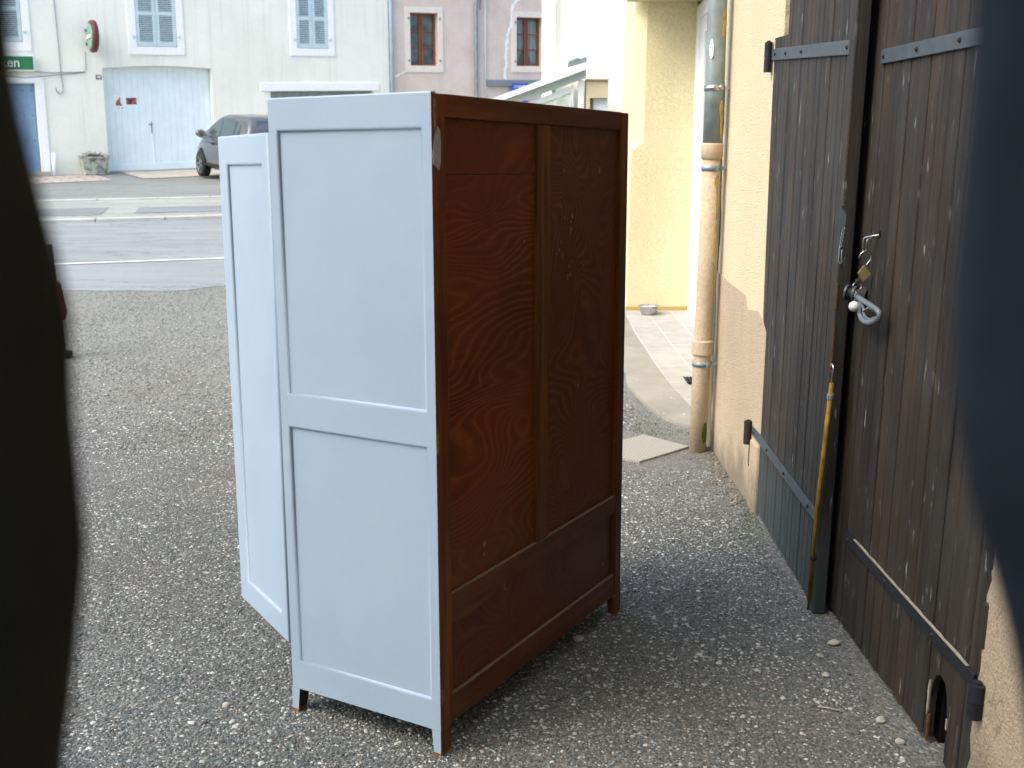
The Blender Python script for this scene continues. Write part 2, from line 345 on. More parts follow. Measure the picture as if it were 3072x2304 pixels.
# ------------------------------------------------------------------ ground
def zg(y):
    if y < 4.8: return 0.0
    if y < 7.8: return .0125*(y-4.8)**2
    if y < 45: return .1125+.075*(y-7.8)
    return .1125+.075*37.2
A13 = R(13); CA, SA = math.cos(A13), math.sin(A13)
def st(a, b): return (a*CA-b*SA, a*SA+b*CA)            # street coordinates
A32 = R(32); FC, FS = math.cos(A32), math.sin(A32)
def fx(s, n): return (-9.7+s*FC+n*FS, 26+s*FS-n*FC)    # facade line: s along, n out towards the street
def sheet(name, m, f, a0, a1, b0, b1, off, na=12, nb=12, thick=0):
    bm = B(); g = []
    for i in range(na+1):
        row = []
        for j in range(nb+1):
            x, y = f(a0+(a1-a0)*i/na, b0+(b1-b0)*j/nb); row.append(bm.verts.new((x, y, zg(y)+off)))
        g.append(row)
    for i in range(na):
        for j in range(nb): bm.faces.new((g[i][j], g[i+1][j], g[i+1][j+1], g[i][j+1]))
    if thick:
        r = bmesh.ops.extrude_face_region(bm, geom=list(bm.faces))
        for e in r['geom']:
            if isinstance(e, bmesh.types.BMVert): e.co.z -= thick
    return struct(obj(name, bm, m))
bm = B(); ys = [-40, -10, 0, 2, 4.8]+[4.8+.25*i for i in range(1, 13)]+[9+i for i in range(0, 37)]+[60, 150]
xs = [-120, -40, -15, -6, -3, 0, 3, 6, 15, 40, 120]; gg = [[bm.verts.new((x, y, zg(y))) for x in xs] for y in ys]
for r0, r1 in zip(gg, gg[1:]):
    for i in range(len(xs)-1): bm.faces.new((r0[i], r0[i+1], r1[i+1], r1[i]))
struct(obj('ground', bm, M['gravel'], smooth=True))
def wob(f, k):                                         # ragged near edge where asphalt meets gravel
    def g(a, b):
        if b < k+.01: b += .16*math.sin(a*1.3)+.1*math.sin(a*3.1+1)+.05*math.sin(a*9)
        return f(a, b)
    return g
sheet('driveway_apron', M['apronasph'], wob(st, 11.85), -30, 30, 11.85, 13.7, .004, 240, 4)
sheet('road', M['road'], st, -40, 40, 13.62, 17.8, .008, 10, 12)
sheet('road_edge_line', M['line'], st, -40, 40, 13.61, 13.70, .012, 10, 1)
sheet('pavement', M['pavement'], st, -40, 40, 17.95, 20.75, .05, 10, 10)
sheet('parking_area', M['park'], st, -40, 40, 20.86, 36, .02, 10, 40)
for (a0, a1, b0, b1) in ((-7, -2.4, 18.4, 19.5), (-1.9, -.4, 18.5, 19.4), (-14, -7.6, 18.4, 19.5)):
    sheet('pavement_patch', M['patch'], st, a0, a1, b0, b1, .055, 4, 4)
def kerb(name, b, w, hgt):
    bm = B(); a = -24.0
    while a < 14:
        L = random.uniform(.9, 1.05)
        def f(x, y, z):
            X, Y = st(x, y); return (X, Y, zg(Y)+z)
        box(bm, a, a+L-.012, b, b+w, -.1, hgt, .008, f, 1); a += L
    return struct(obj(name, bm, M['kerb']))
kerb('kerb', 17.79, .16, .062); kerb('kerb', 20.74, .16, .075)
sheet('pavement_tiles', M['paver'], fx, -14, -.1, 0.0, 2.1, .03, 10, 4)
def tri(s, n): return (s-.0, n)
sheet('concrete_apron', M['concrete'], lambda s, n: fx(s+(-.45*n if s < .5 else 0), n), .55, 20, 0.0, 2.1, .034, 14, 4)

# courtyard right side: concrete skirt and tiled terrace
ter = [(1.03, 10.0), (1.025, 9.0), (1.06, 8.1), (1.108, 7.27), (1.147, 6.87), (1.15, 6.0), (1.7, 6.0), (1.7, 10.0)]
con = [(.35, 14.0), (.50, 10.0), (.76, 8.6), (.82, 7.75), (.80, 7.45), (.835, 7.15), (.87, 6.9), (.93, 6.62), (1.0, 6.48), (1.10, 6.36), (1.2, 6.3), (1.2, 7.0), (1.2, 10.0), (1.2, 14.0)]
def flat(name, poly, m, off, th=.03, cuts=None):
    bm = B(); top = []
    pts = []
    for i, p in enumerate(poly):
        q = poly[(i+1) % len(poly)]; n = max(1, int(math.dist(p, q)/.25))
        for k in range(n): pts.append((p[0]+(q[0]-p[0])*k/n, p[1]+(q[1]-p[1])*k/n))
    a = [bm.verts.new((x, y, zg(y)+off)) for x, y in pts]; b = [bm.verts.new((x, y, zg(y)+off-th)) for x, y in pts]
    f = bm.faces.new(a); bmesh.ops.triangulate(bm, faces=[f])
    for i in range(len(a)): bm.faces.new((a[i], a[(i+1) % len(a)], b[(i+1) % len(a)], b[i]))
    return struct(obj(name, bm, m))
m = N('worn_speckled_concrete', .9, .2); v = m.map()
c = m.mix(srgb(148, 145, 136), srgb(128, 126, 120), m.ramp(m.noise(v, 3, 5), [(.35, K(0)), (.7, K(1))]))
sp = m.n('TexVoronoi', i_Scale=14.0); m.l(v, sp.inputs['Vector'])
c = m.mix(c, srgb(206, 205, 198), m.ramp(m.math('ADD', sp.outputs['Distance'], m.math('MULTIPLY', m.noise(v, 2.5, 2), .35)), [(.2, K(1)), (.26, K(0))])); m.base(c); m.bump(m.noise(v, 50, 4), .004); M['speck'] = m.m
flat('concrete_path', con, M['speck'], .016, .06)
flat('terrace', ter, M['tile'], .022, .06)

# pebbles: one countless bed of small stones
def pebbles(name, n, region, smin, smax, seed, flatten=.6, pale=.12, dens=None):
    r = np.random.default_rng(seed)
    x0, x1, y0, y1 = region
    x = r.uniform(x0, x1, n); y = y0+(y1-y0)*r.uniform(0, 1, n)**1.25
    keep = (x < 1.06) & (np.abs(x+.05) < .52*y+.5)
    keep &= ~((y > 6.2) & (x > .78)); keep &= ~((y > 5.55) & (y < 6.35) & (x > .45) & (x < 1.05))
    keep &= ((-SA*x+CA*y) < 11.9)
    pf_ = np.sin(x*2.3+1.7*np.sin(y*1.1))+np.sin(y*2.9+1.3*np.sin(x*1.9+2))+.6*np.sin(x*7.1+y*5.3)+.4*np.sin(x*13-y*11)
    keep &= ~((pf_ > 1.25) & (r.random(n) < .4))      # thin, trodden patches
    x, y = x[keep], y[keep]; n = len(x)
    z = np.array([zg(t) for t in y])
    s = np.exp(r.uniform(np.log(smin), np.log(smax), n))*(.8+.4*r.random(n))
    ico = np.array([(1,0,0),(-1,0,0),(0,1,0),(0,-1,0),(0,0,1),(0,0,-1),(.62,.62,.45),(-.62,.62,.45),(-.62,-.62,.45),(.62,-.62,.45)], float)
    faces = np.array([(4,0,6),(4,6,2),(4,2,7),(4,7,1),(4,1,8),(4,8,3),(4,3,9),(4,9,0),(0,2,6),(2,1,7),(1,3,8),(3,0,9)])
    nv = len(ico); V = ico[None]*(1+.28*(r.random((n, nv, 1))-.5))
    V[:, :, 0] *= (.8+.7*r.random((n, 1))); V[:, :, 2] *= flatten*(.7+.5*r.random((n, 1)))
    a = r.uniform(0, 6.28, n)[:, None]; X = V[:, :, 0]*np.cos(a)-V[:, :, 1]*np.sin(a); Y = V[:, :, 0]*np.sin(a)+V[:, :, 1]*np.cos(a)
    P = np.stack([X*s[:, None]+x[:, None], Y*s[:, None]+y[:, None], V[:, :, 2]*s[:, None]+(z+s*.12)[:, None]], -1)
    F = (faces[None]+(np.arange(n)*nv)[:, None, None]).reshape(-1)
    me = bpy.data.meshes.new(name); me.vertices.add(n*nv); me.vertices.foreach_set('co', P.reshape(-1))
    nf = n*len(faces); me.loops.add(nf*3); me.loops.foreach_set('vertex_index', F.astype(np.int32))
    me.polygons.add(nf); me.polygons.foreach_set('loop_start', (np.arange(nf)*3).astype(np.int32)); me.polygons.foreach_set('loop_total', np.full(nf, 3, np.int32))
    me.update(); me.validate()
    base = np.array([srgb(88, 95, 96)[:3], srgb(102, 109, 108)[:3], srgb(118, 123, 120)[:3], srgb(94, 107, 112)[:3], srgb(116, 109, 102)[:3], srgb(74, 81, 83)[:3], srgb(134, 139, 137)[:3]])
    ci = base[r.integers(0, len(base), n)]*(.75+.5*r.random((n, 1)))
    pw = r.random(n) < pale; ci[pw] = np.array(srgb(190, 192, 188)[:3])*(.7+.4*r.random((pw.sum(), 1)))
    dust_light = np.clip((y-5.2)/6.0, 0, 1)[:, None]*.55; ci = ci*(1-dust_light)+dust_light*np.array(srgb(146, 150, 147)[:3])*(.7+.6*r.random((n, 1)))  # farther stones get a dusty tone with the stronger light there painted in
    at = me.color_attributes.new('Col', 'FLOAT_COLOR', 'POINT'); cc = np.ones((n, nv, 4)); cc[:, :, :3] = ci[:, None]
    at.data.foreach_set('color', cc.reshape(-1)); me.materials.append(M['pebble'])
    o = bpy.data.objects.new(name, me); COL.objects.link(o); return struct(o, 'stuff')
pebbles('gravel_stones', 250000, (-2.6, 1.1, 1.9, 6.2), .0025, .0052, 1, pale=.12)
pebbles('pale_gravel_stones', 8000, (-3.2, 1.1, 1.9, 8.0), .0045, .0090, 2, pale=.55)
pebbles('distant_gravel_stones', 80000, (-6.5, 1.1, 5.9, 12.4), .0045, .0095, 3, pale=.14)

# ------------------------------------------------------------------ wardrobe
WX, WY, YAW, WW, WD, WH = -.193, 2.710, R(59.74), 1.153, .527, 1.75
wr = thing('wardrobe', 'tall old wardrobe with grey-blue painted side and dark stained wooden back, standing on gravel', 'wardrobe', (WX, WY, 0), YAW)
T = .016  # side board thickness
def fielded(bm, o, ux, uz, nrm, X0, X1, Z0, Z1, holes, depth=.0085, cham=.0085, thick=.02, mi=0, rnd=.0):
    """front skin of a frame with recessed openings; ux,uz,nrm local axes, holes = (x0,x1,z0,z1)"""
    xs = sorted({X0, X1, *[h[0] for h in holes], *[h[1] for h in holes]}); zs = sorted({Z0, Z1, *[h[2] for h in holes], *[h[3] for h in holes]})
    P = lambda x, z, d: o+ux*x+uz*z-nrm*d
    for i in range(len(xs)-1):
        for j in range(len(zs)-1):
            a, b, c, d = xs[i], xs[i+1], zs[j], zs[j+1]
            if any(a >= h[0]-1e-6 and b <= h[1]+1e-6 and c >= h[2]-1e-6 and d <= h[3]+1e-6 for h in holes): continue
            bm.faces.new([bm.verts.new(P(x, z, 0)) for x, z in ((a, c), (b, c), (b, d), (a, d))])
    for h in holes:
        K_ = 4; rings = []
        for k in range(K_+1):
            t = k/K_*math.pi/2; ins = cham*(1-math.cos(t)); dp = depth*math.sin(t) if k else 0
            ins, dp = cham*math.sin(t), depth*(1-math.cos(t))
            rings.append([bm.verts.new(P(x, z, dp)) for x, z in ((h[0]+ins, h[2]+ins), (h[1]-ins, h[2]+ins), (h[1]-ins, h[3]-ins), (h[0]+ins, h[3]-ins))])
        for r0, r1 in zip(rings, rings[1:]):
            for q in range(4): bm.faces.new((r0[q], r0[(q+1) % 4], r1[(q+1) % 4], r1[q])).smooth = True
V3 = Vector
# painted side (local plane x=0, running from back corner y=0 to front y=WD)
bm = B(); H_up, H_lo = (.027, .500, .951, 1.671), (.027, .500, .156, .868)
fielded(bm, V3((0, 0, 0)), V3((0, 1, 0)), V3((0, 0, 1)), V3((-1, 0, 0)), 0.0012, WD-.004, .076, WH-.004, [H_up, H_lo])
bmesh.ops.remove_doubles(bm, verts=bm.verts, dist=.0004)
for (y0, y1, z0, z1) in ((.004, WD-.004, WH-.0039, WH),):   # rounded top and corner edges
    pass
prism(bm, [(0, WD-.004), (.004, WD), (.02, WD), (.02, .0012), (.0, .0012)], lambda x, y: (x, y, WH-.004), lambda x, y: (x+.002, y, WH))
prism(bm, [(.0005, WD-.004), (.004, WD-.0005), (.018, WD-.0005), (.018, WD-.0035)], lambda x, y: (x, y, .076), lambda x, y: (x, y, WH-.0045))
box(bm, .001, .018, .03, WD-.03, .0755, .0765)
obj('side_frame', bm, M['paint'], wr)
for nm, h in (('side_panel', H_up), ('side_panel', H_lo)):
    bm = B(); box(bm, .0083, .016, h[0]+.0083, h[1]-.0083, h[2]+.0083, h[3]-.0083)
    obj(nm, bm, M['paint'], wr)
# legs: tapered feet; painted on the side face, brown on the others
def leg(x0, x1, y0, y1, tipx, tipy, mats, name='leg'):
    bm = B()
    a = [(x0, y0), (x1, y0), (x1, y1), (x0, y1)]; b = [(x0 if x0 == tipx[0] else tipx[0], tipy[0]), (tipx[1], tipy[0]), (tipx[1], tipy[1]), (tipx[0], tipy[1])]
    rows = [[bm.verts.new((*p, .0755)) for p in a]]
    mid = [((p[0]*.12+q[0]*.88), (p[1]*.12+q[1]*.88)) for p, q in zip(a, b)]
    rows.append([bm.verts.new((*p, .010)) for p in mid]); rows.append([bm.verts.new((*p, -.004)) for p in b])
    for k, (r0, r1) in enumerate(zip(rows, rows[1:])):
        for q in range(4):
            f = bm.faces.new((r0[q], r0[(q+1) % 4], r1[(q+1) % 4], r1[q]))
            f.material_index = 2 if k == 1 else (1 if (q == 3 and x0 == 0) else 0)
    bm.faces.new(rows[0]); bm.faces.new(rows[-1][::-1])
    return obj(name, bm, mats, wr)
M['leg_dark'] = plain('dark_brown_stained_leg', srgb(66, 40, 28), .5, .3, 0, .3, 20)
LM = [M['leg_dark'], M['paint'], M['orange_wood']]
LB = [M['stain_v'], M['paint'], M['orange_wood']]
leg(0, .055, .0015, .030, (0, .048), (.0015, .024), LB); leg(0, .05, WD-.03, WD, (0, .034), (WD-.022, WD), LM)
leg(WW-.058, WW, 0, .03, (WW-.05, WW), (0, .024), LB); leg(WW-.05, WW, WD-.03, WD, (WW-.034, WW), (WD-.022, WD), LM)
# stained back (local plane y=0)
def backstile(x0, x1, name='back_stile', z1=WH-.004, y0=0.0):
    bm = B(); box(bm, x0, x1, y0, .024, .076, z1, .0022); return obj(name, bm, M['stain_v'], wr)
backstile(.0018, .060); backstile(1.103, WW-.0018); 
bm = B(); box(bm, .5405, .6125, .0035, .022, .447, 1.689, .0025); obj('back_mullion', bm, M['stain_v'], wr)
bm = B(); box(bm, .0602, 1.1028, .0018, .024, 1.690, WH-.003, .0025); obj('top_rail', bm, M['stain_h'], wr)
# middle rail with its slightly sagging sawn lower edge
bm = B(); n = 24; up_, lo_ = [], []
for i in range(n+1):
    t = i/n; x = .0602+(1.1028-.0602)*t; zb = .380+.010*math.sin(t*math.pi*2.1-.6)-.020*math.exp(-((t-.12)/.16)**2)+.012*t
    up_.append((x, .4455)); lo_.append((x, zb))
prism(bm, up_+lo_[::-1], lambda x, z: (x, .0018, z), lambda x, z: (x, .024, z)); obj('middle_rail', bm, M['stain_h'], wr)
bm = B(); box(bm, .0602, 1.1028, .0018, .024, .077, .1565, .0025); obj('bottom_rail', bm, M['stain_h'], wr)
for (x0, x1, z0, z1, mm) in ((.06, .541, 1.552, 1.69, 'ply_flame'), (.06, .541, .444, 1.5505, 'ply_flame'), (.612, 1.104, .444, 1.69, 'ply_moire'), (.06, 1.104, .155, .41, 'ply_low')):
    bm = B(); box(bm, x0, x1, .0145, .019, z0, z1, .0012 if z0 > 1.5 or z1 == 1.5505 else 0); obj('back_panel', bm, M[mm], wr)
# wear on the back corner: bare strip, filler patch, chips (thin flakes of real thickness)
def flake(poly, y, m, name, th=.0012):
    bm = B(); prism(bm, poly, lambda x, z: (x, y-th, z), lambda x, z: (x, y+.0008, z)); return obj(name, bm, m, wr)
flake([(.008, 1.735), (.017, 1.732), (.018, 1.66), (.013, 1.63), (.008, 1.64)], 0, M['orange_wood'], 'bare_wood_strip')
M['filler'] = plain('grey_filler', srgb(158, 158, 150), .8, .2, 0, .12, 60, .001)
flake([(.002, 1.60), (.010, 1.645), (.022, 1.668), (.033, 1.660), (.037, 1.63), (.036, 1.585), (.028, 1.562), (.012, 1.572), (.003, 1.576)], 0, M['filler'], 'filler_patch', .0018)
flake([(.003, .90), (.009, .905), (.011, .87), (.008, .845), (.003, .85)], 0, M['orange_wood'], 'paint_chip')
flake([(.004, .19), (.012, .195), (.013, .16), (.008, .14), (.004, .155)], 0, M['orange_wood'], 'paint_chip')
for k in range(16):
    t = random.random(); x = .735+.05*math.sin(t*9)+random.gauss(0, .012); z = 1.22+.20*t; w_ = random.uniform(.0015, .004); h_ = random.uniform(.004, .014)
    flake([(x, z), (x+w_, z+h_*.2), (x+w_*1.2, z+h_), (x+w_*.3, z+h_*.8)], .0148, M['filler'], 'scuff_mark', .0005)
# rest of the carcass: top, far side, floor, front frame
bm = B(); box(bm, .019, WW-.019, .025, WD-.02, 1.728, WH-.002); obj('top_board', bm, M['inner_wood'], wr)
bm = B(); box(bm, WW-.018, WW-.001, .0245, WD-.001, .076, WH-.001, .001); obj('far_side', bm, M['paint'], wr)
bm = B(); box(bm, .0185, WW-.0185, .025, WD-.022, .17, .185); obj('floor_board', bm, M['inner_wood'], wr)
bm = B(); box(bm, .0205, WW-.0185, WD-.020, WD-.001, .080, .205, .001); obj('front_rail', bm, M['paint'], wr)
bm = B(); box(bm, .0205, WW-.0185, WD-.020, WD-.001, 1.664, 1.746, .001); obj('front_rail', bm, M['paint'], wr)
bm = B(); box(bm, .44, .70, WD-.021, WD-.001, .206, 1.663, .001); obj('mirror_panel', bm, M['paint'], wr)
# the open door on the far front corner, and its closed fellow
def door(hx, hy, ang, flip, name='door', length=.420):
    u = V3((math.cos(ang), math.sin(ang), 0)); nr = V3((-u.y, u.x, 0))*flip
    o = V3((hx, hy, 0)); bm = B(); Z0, Z1, c = .209, 1.662, .007
    hole = (.045, .352, .279, 1.586)
    fielded(bm, o, u, V3((0, 0, 1)), nr, c, length-c, Z0+c, Z1-c, [hole], .0085, .0085)
    bmesh.ops.remove_doubles(bm, verts=bm.verts, dist=.0004)
    prev = None
    for k in range(5):      # rounded outer edge, then the back
        t = k/4*math.pi/2; g = c*(1-math.sin(t)); dp = c*(1-math.cos(t))
        rg = [bm.verts.new(o+u*x+V3((0, 0, z))-nr*dp) for x, z in ((g, Z0+g), (length-g, Z0+g), (length-g, Z1-g), (g, Z1-g))]
        if prev:
            for q in range(4): bm.faces.new((prev[q], prev[(q+1) % 4], rg[(q+1) % 4], rg[q])).smooth = True
        prev = rg
    bk = [bm.verts.new(v_.co-nr*.015) for v_ in prev]
    for q in range(4): bm.faces.new((prev[q], prev[(q+1) % 4], bk[(q+1) % 4], bk[q]))
    bm.faces.new(bk)
    d = obj(name, bm, M['paint'], wr)
    bm = B(); P = lambda x, y, z: o+u*x-nr*y+V3((0, 0, z))
    box(bm, hole[0]+.0083, hole[1]-.0083, .0083, .014, hole[2]+.0083, hole[3]-.0083, 0, P); obj('door_panel', bm, M['paint'], d)
    bm = B(); box(bm, length-.0015, length+.0006, .006, .014, .90, .945, 0, P); obj('lock_plate', bm, M['iron_dark'], d)
    for z in (.42, 1.45):
        bm = B(); cyl(bm, P(-.004, .012, z-.03), P(-.004, .012, z+.03), .005); obj('hinge', bm, M['steel'], d)
    return d
door(-.0015, WD+.0035, R(122.3)-YAW, 1)
door(WW-.02, WD+.0035, math.pi, -1, 'closed_door')

# ------------------------------------------------------------------ right house with the plank doors
# wall plane x = 1.13; a coordinate runs towards the camera from y = 5.  The old house has settled: its uprights lean a little and its level lines dip
WXP = 1.13
def hp(a, x, t): return (x, 5-a-.055*t, t*(1-.030*max(-1.5, min(a, 4))))
def hbox(bm, a0, a1, x0, x1, t0, t1, bev=0): return box(bm, a0, a1, x0, x1, t0, t1, bev, hp, 1)
hs = thing('house', 'cream house with tan base and dark plank double doors along the right of the yard', 'house', (0, 0, 0))
def ragged(a0, a1, t0, t1, step=.06, amp=.006, seed=1):
    r = random.Random(seed); n = int((t1-t0)/step); return [(a0+r.uniform(-amp, amp), t0+(t1-t0)*i/n) for i in range(n+1)]
# left pier (between downpipe and doors), its far end follows the yard corner
AJ = .17      # jamb (door side) of left pier
near = ragged(AJ, AJ, .03, 2.95, .05, .008, 3)
poly = [(-1.14, -.1), (-1.14, 6.0), (AJ, 6.0)]+near[::-1]+[(AJ-.0, -.1)]
bm = B(); prism(bm, poly, lambda a, t: hp(a, WXP, t), lambda a, t: hp(a, WXP+.42, t)); w = obj('wall', bm, M['cream'], hs)
nearR = ragged(2.52, 2.52, .0, 2.9, .05, .012, 8)
poly = [(8, -.1), (8, 6.0), (2.52, 6.0)]+nearR[::-1]
bm = B(); prism(bm, poly, lambda a, t: hp(a, WXP, t), lambda a, t: hp(a, WXP+.42, t)); obj('wall', bm, M['tan'], hs)
bm = B(); hbox(bm, AJ, 2.52, WXP+.001, WXP+.42, 2.75, 6.0); obj('lintel_wall', bm, M['cream'], hs)
# tan lower coat with its stepped upper outline, a few mm proud
tb = [(-1.135, -.05), (-1.135, .99), (-.70, .97), (-.30, .96), (-.24, .90), (.0, .93), (.13, .88), (AJ+.004, .86), (AJ+.006, .5), (AJ+.002, .1), (AJ, -.05)]
bm = B(); prism(bm, tb, lambda a, t: hp(a, WXP-.006, t), lambda a, t: hp(a, WXP+.01, t)); obj('base_coat', bm, M['tan'], hs)
bm = B(); rj = random.Random(2); e0 = [(-1.13, .02+1.9*i/24) for i in range(25)]; e1 = [(-1.13+.075+.05*(1-i/24)+rj.uniform(-.02, .02), .02+1.9*i/24) for i in range(25)]  # dark olive strip down the wall edge, wider towards the base
prism(bm, e0+e1[::-1], lambda a, t: hp(a, WXP-.0075, t), lambda a, t: hp(a, WXP+.004, t)); obj('dark_olive_strip', bm, plaster('dark_olive_render', srgb(84, 80, 66), srgb(120, 108, 84), .004, 4, .3, 60), hs)
# projecting jamb reveal strip low down and ledge top corner
bm = B(); hbox(bm, AJ-.16, AJ-.002, WXP-.016, WXP, -.05, .33, .01); obj('jamb_foot', bm, M['tan'], hs)
bm = B(); hbox(bm, AJ-.05, AJ+.20, WXP+.035, WXP+.09, 2.13, 2.75, .006); obj('reveal_ledge', bm, M['tan'], hs)
# dark room behind
bm = B(); hbox(bm, -.9, 8, WXP+.43, WXP+6, 5.9, 6.0); hbox(bm, -1.14, -.5, WXP+.42, WXP+6, -.1, 5.9); hbox(bm, 7.6, 8, WXP+.42, WXP+6, -.1, 5.9); hbox(bm, -.5, 7.6, WXP+5.6, WXP+6, -.1, 5.9); obj('rear_walls', bm, M['cream'], hs)
bm = B()
for (a0, a1, za, zb_) in ((-1.3, 8.3, 5.95, 8.0),):
    prism(bm, [(WXP-.4, 5.95), (WXP+3.2, 7.7), (WXP+6.6, 5.95), (WXP+6.6, 6.05), (WXP+3.2, 7.85), (WXP-.4, 6.06)], lambda x, z: (x, 6.2, z), lambda x, z: (x, -3.4, z))
obj('roof', bm, plain('clay_roof', srgb(150, 96, 74), .9, .2, 0, .2, 5), hs)

# door leaves: board by board in one mesh per leaf, real gaps between boards
HL = V3((1.132, 4.935, 0)); FL = V3((1.088, 3.761, 0)); DL = (FL-HL).normalized(); NL = V3((-DL.y, DL.x, 0))  # NL points into yard?
if NL.x > 0: NL = -NL
def lp(s, d, t):        # left leaf: s along, d outwards to the yard, t up
    q = HL+DL*(s+(.050+.020*s/1.3)*t)+NL*d; return (q.x, q.y, t*(1-.030*(s+.05)))
RX = 1.142
def rp(s, d, t):        # right leaf: s from its free edge (a=1.25) towards the camera
    a = 1.22+s; p = hp(a, RX-d, t); return p
def leaf(name, pf, s0, s1, t1, pitch, mat, hole=None, foot=None, top=None, grooves=2):
    bm = B(); uv = bm.loops.layers.uv.new('UVMap'); s = s0; k = 0; r = random.Random(len(name))
    while s < s1-.01:
        e = min(s+pitch, s1); dd = r.uniform(-.0015, .0015); g = .0026+.0012*r.random()
        b0 = (foot(s) if foot else .015)+r.uniform(0, .008); tt = top(s) if top else t1
        spans = [(b0, tt)]
        if hole:
            spans = hole(s+g, e-g, b0, tt)
        for sp_ in spans:
            if len(sp_) == 2: pl_ = [(s+g, sp_[0]), (e-g, sp_[0]), (e-g, sp_[1]), (s+g, sp_[1])]
            else: pl_ = sp_
            c0 = [bm.verts.new((p[0], -.020, p[1])) for p in pl_]; n_ = len(pl_)
            c1 = [bm.verts.new((p[0], dd-.003, p[1])) for p in pl_]
            cx = sum(p[0] for p in pl_)/n_
            c2 = [bm.verts.new((p[0]+(.0030 if p[0] < cx else -.0030), dd, p[1])) for p in pl_]
            bm.faces.new(c0); bm.faces.new(c2[::-1])
            for A_, B_ in ((c0, c1), (c1, c2)):
                for i in range(n_): bm.faces.new((A_[i], A_[(i+1) % n_], B_[(i+1) % n_], B_[i]))
        s = e; k += 1
    for f in bm.faces:
        for lo in f.loops: lo[uv].uv = (lo.vert.co.x, lo.vert.co.z)
    for v_ in bm.verts: v_.co = V3(pf(*v_.co))
    return obj(name, bm, mat, hs)
pit = 1.235/19
footL = lambda s: .012 if s < .2 else .008
Lf = leaf('door_leaf', lp, -.04, 1.195, 2.72, pit, M['plank_l'], top=lambda s: 2.115 if s < .16 else 2.72)
Lf['label'] = 'far plank door leaf standing slightly ajar'
# cover strip on its free edge
bm = B(); uv = bm.loops.layers.uv.new('UVMap'); box(bm, 1.196, 1.262, -.034, .012, .0, 2.72, .004, None, 1)
for f in bm.faces:
    for lo in f.loops: lo[uv].uv = (lo.vert.co.x+.7+lo.vert.co.y*1.3, lo.vert.co.z)
for v_ in bm.verts: v_.co = V3(lp(*v_.co))
obj('cover_strip', bm, M['plank_l'], hs)
# right leaf with the cat hole
hc, ht, hr = (.985-.0, .175), 0, 0
HC_S, HC_T = 1.062, .160
def cathole(a, b, b0, tt):
    c = (a+b)/2; rx, rz = .060, .092
    if a < HC_S+rx and b > HC_S-rx:
        def zu(x): 
            q = max(0, 1-((x-HC_S)/rx)**2); return HC_T+rz*math.sqrt(q) if q > 0 else HC_T
        out = []
        l, r_ = max(a, HC_S-rx), min(b, HC_S+rx)
        n = 6; arc = [(l+(r_-l)*i/n, zu(l+(r_-l)*i/n)) for i in range(n+1)]
        # upper piece above the opening
        out.append([(a, arc[0][1]), *arc, (b, arc[-1][1]), (b, tt), (a, tt)] if True else None)
        ps = out[-1]; q = [ps[0]]
        for p in ps[1:]:
            if math.dist(p, q[-1]) > 1e-4: q.append(p)
        out[-1] = q
        if a < HC_S-rx-.002: out.append([(a, b0), (HC_S-rx, b0), (HC_S-rx, zu(HC_S-rx)), (a, zu(HC_S-rx))])
        if b > HC_S+rx+.002: out.append([(HC_S+rx, b0), (b, b0), (b, zu(HC_S+rx)), (HC_S+rx, zu(HC_S+rx))])
        return out
    return [(b0, tt)]
Rf = leaf('door_leaf', rp, -.184, 1.285, 2.72, 1.469/19, M['plank_r'], hole=cathole)
Rf['label'] = 'near plank door leaf with a cat hole at its foot'
M['chipped'] = plain('chipped_pale_paint', srgb(170, 166, 152), .85, .2, 0, .2, 60, .002)
bm = B(); prism(bm, [(HC_S-.070, .19), (HC_S-.063, .21), (HC_S-.060, .19), (HC_S-.061, .11), (HC_S-.065, .095), (HC_S-.070, .12), (HC_S-.067, .14), (HC_S-.073, .165)], lambda s, t: rp(s, .0025, t), lambda s, t: rp(s, -.002, t)); obj('chipped_paint', bm, M['chipped'], hs)
bm = B(); prism(bm, [(HC_S+.060, .155), (HC_S+.068, .158), (HC_S+.067, .12), (HC_S+.061, .125)], lambda s, t: rp(s, .0025, t), lambda s, t: rp(s, -.002, t)); obj('chipped_paint', bm, M['chipped'], hs)
M['bare_brown'] = plain('bare_brown_wood', srgb(112, 84, 52), .85, .2, 0, .3, 50)
bm = B(); box(bm, HC_S-.061, HC_S-.057, -.008, .001, .01, .10, .002, rp, 1); obj('bare_wood_edge', bm, M['bare_brown'], hs)
# dark closing boards behind both leaves
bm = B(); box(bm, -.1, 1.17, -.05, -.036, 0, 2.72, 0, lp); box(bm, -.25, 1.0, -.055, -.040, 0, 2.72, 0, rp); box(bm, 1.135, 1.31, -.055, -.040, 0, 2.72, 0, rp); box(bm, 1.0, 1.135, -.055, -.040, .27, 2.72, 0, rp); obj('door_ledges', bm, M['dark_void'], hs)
for (t0_, t1_) in ((.93, 1.10), (1.155, 1.245)):
    bm = B(); box(bm, 1.2605, 1.2650, .006, .0132, t0_, t1_, .001, lp, 1); obj('bare_wood_edge', bm, M['bare_brown'], hs)
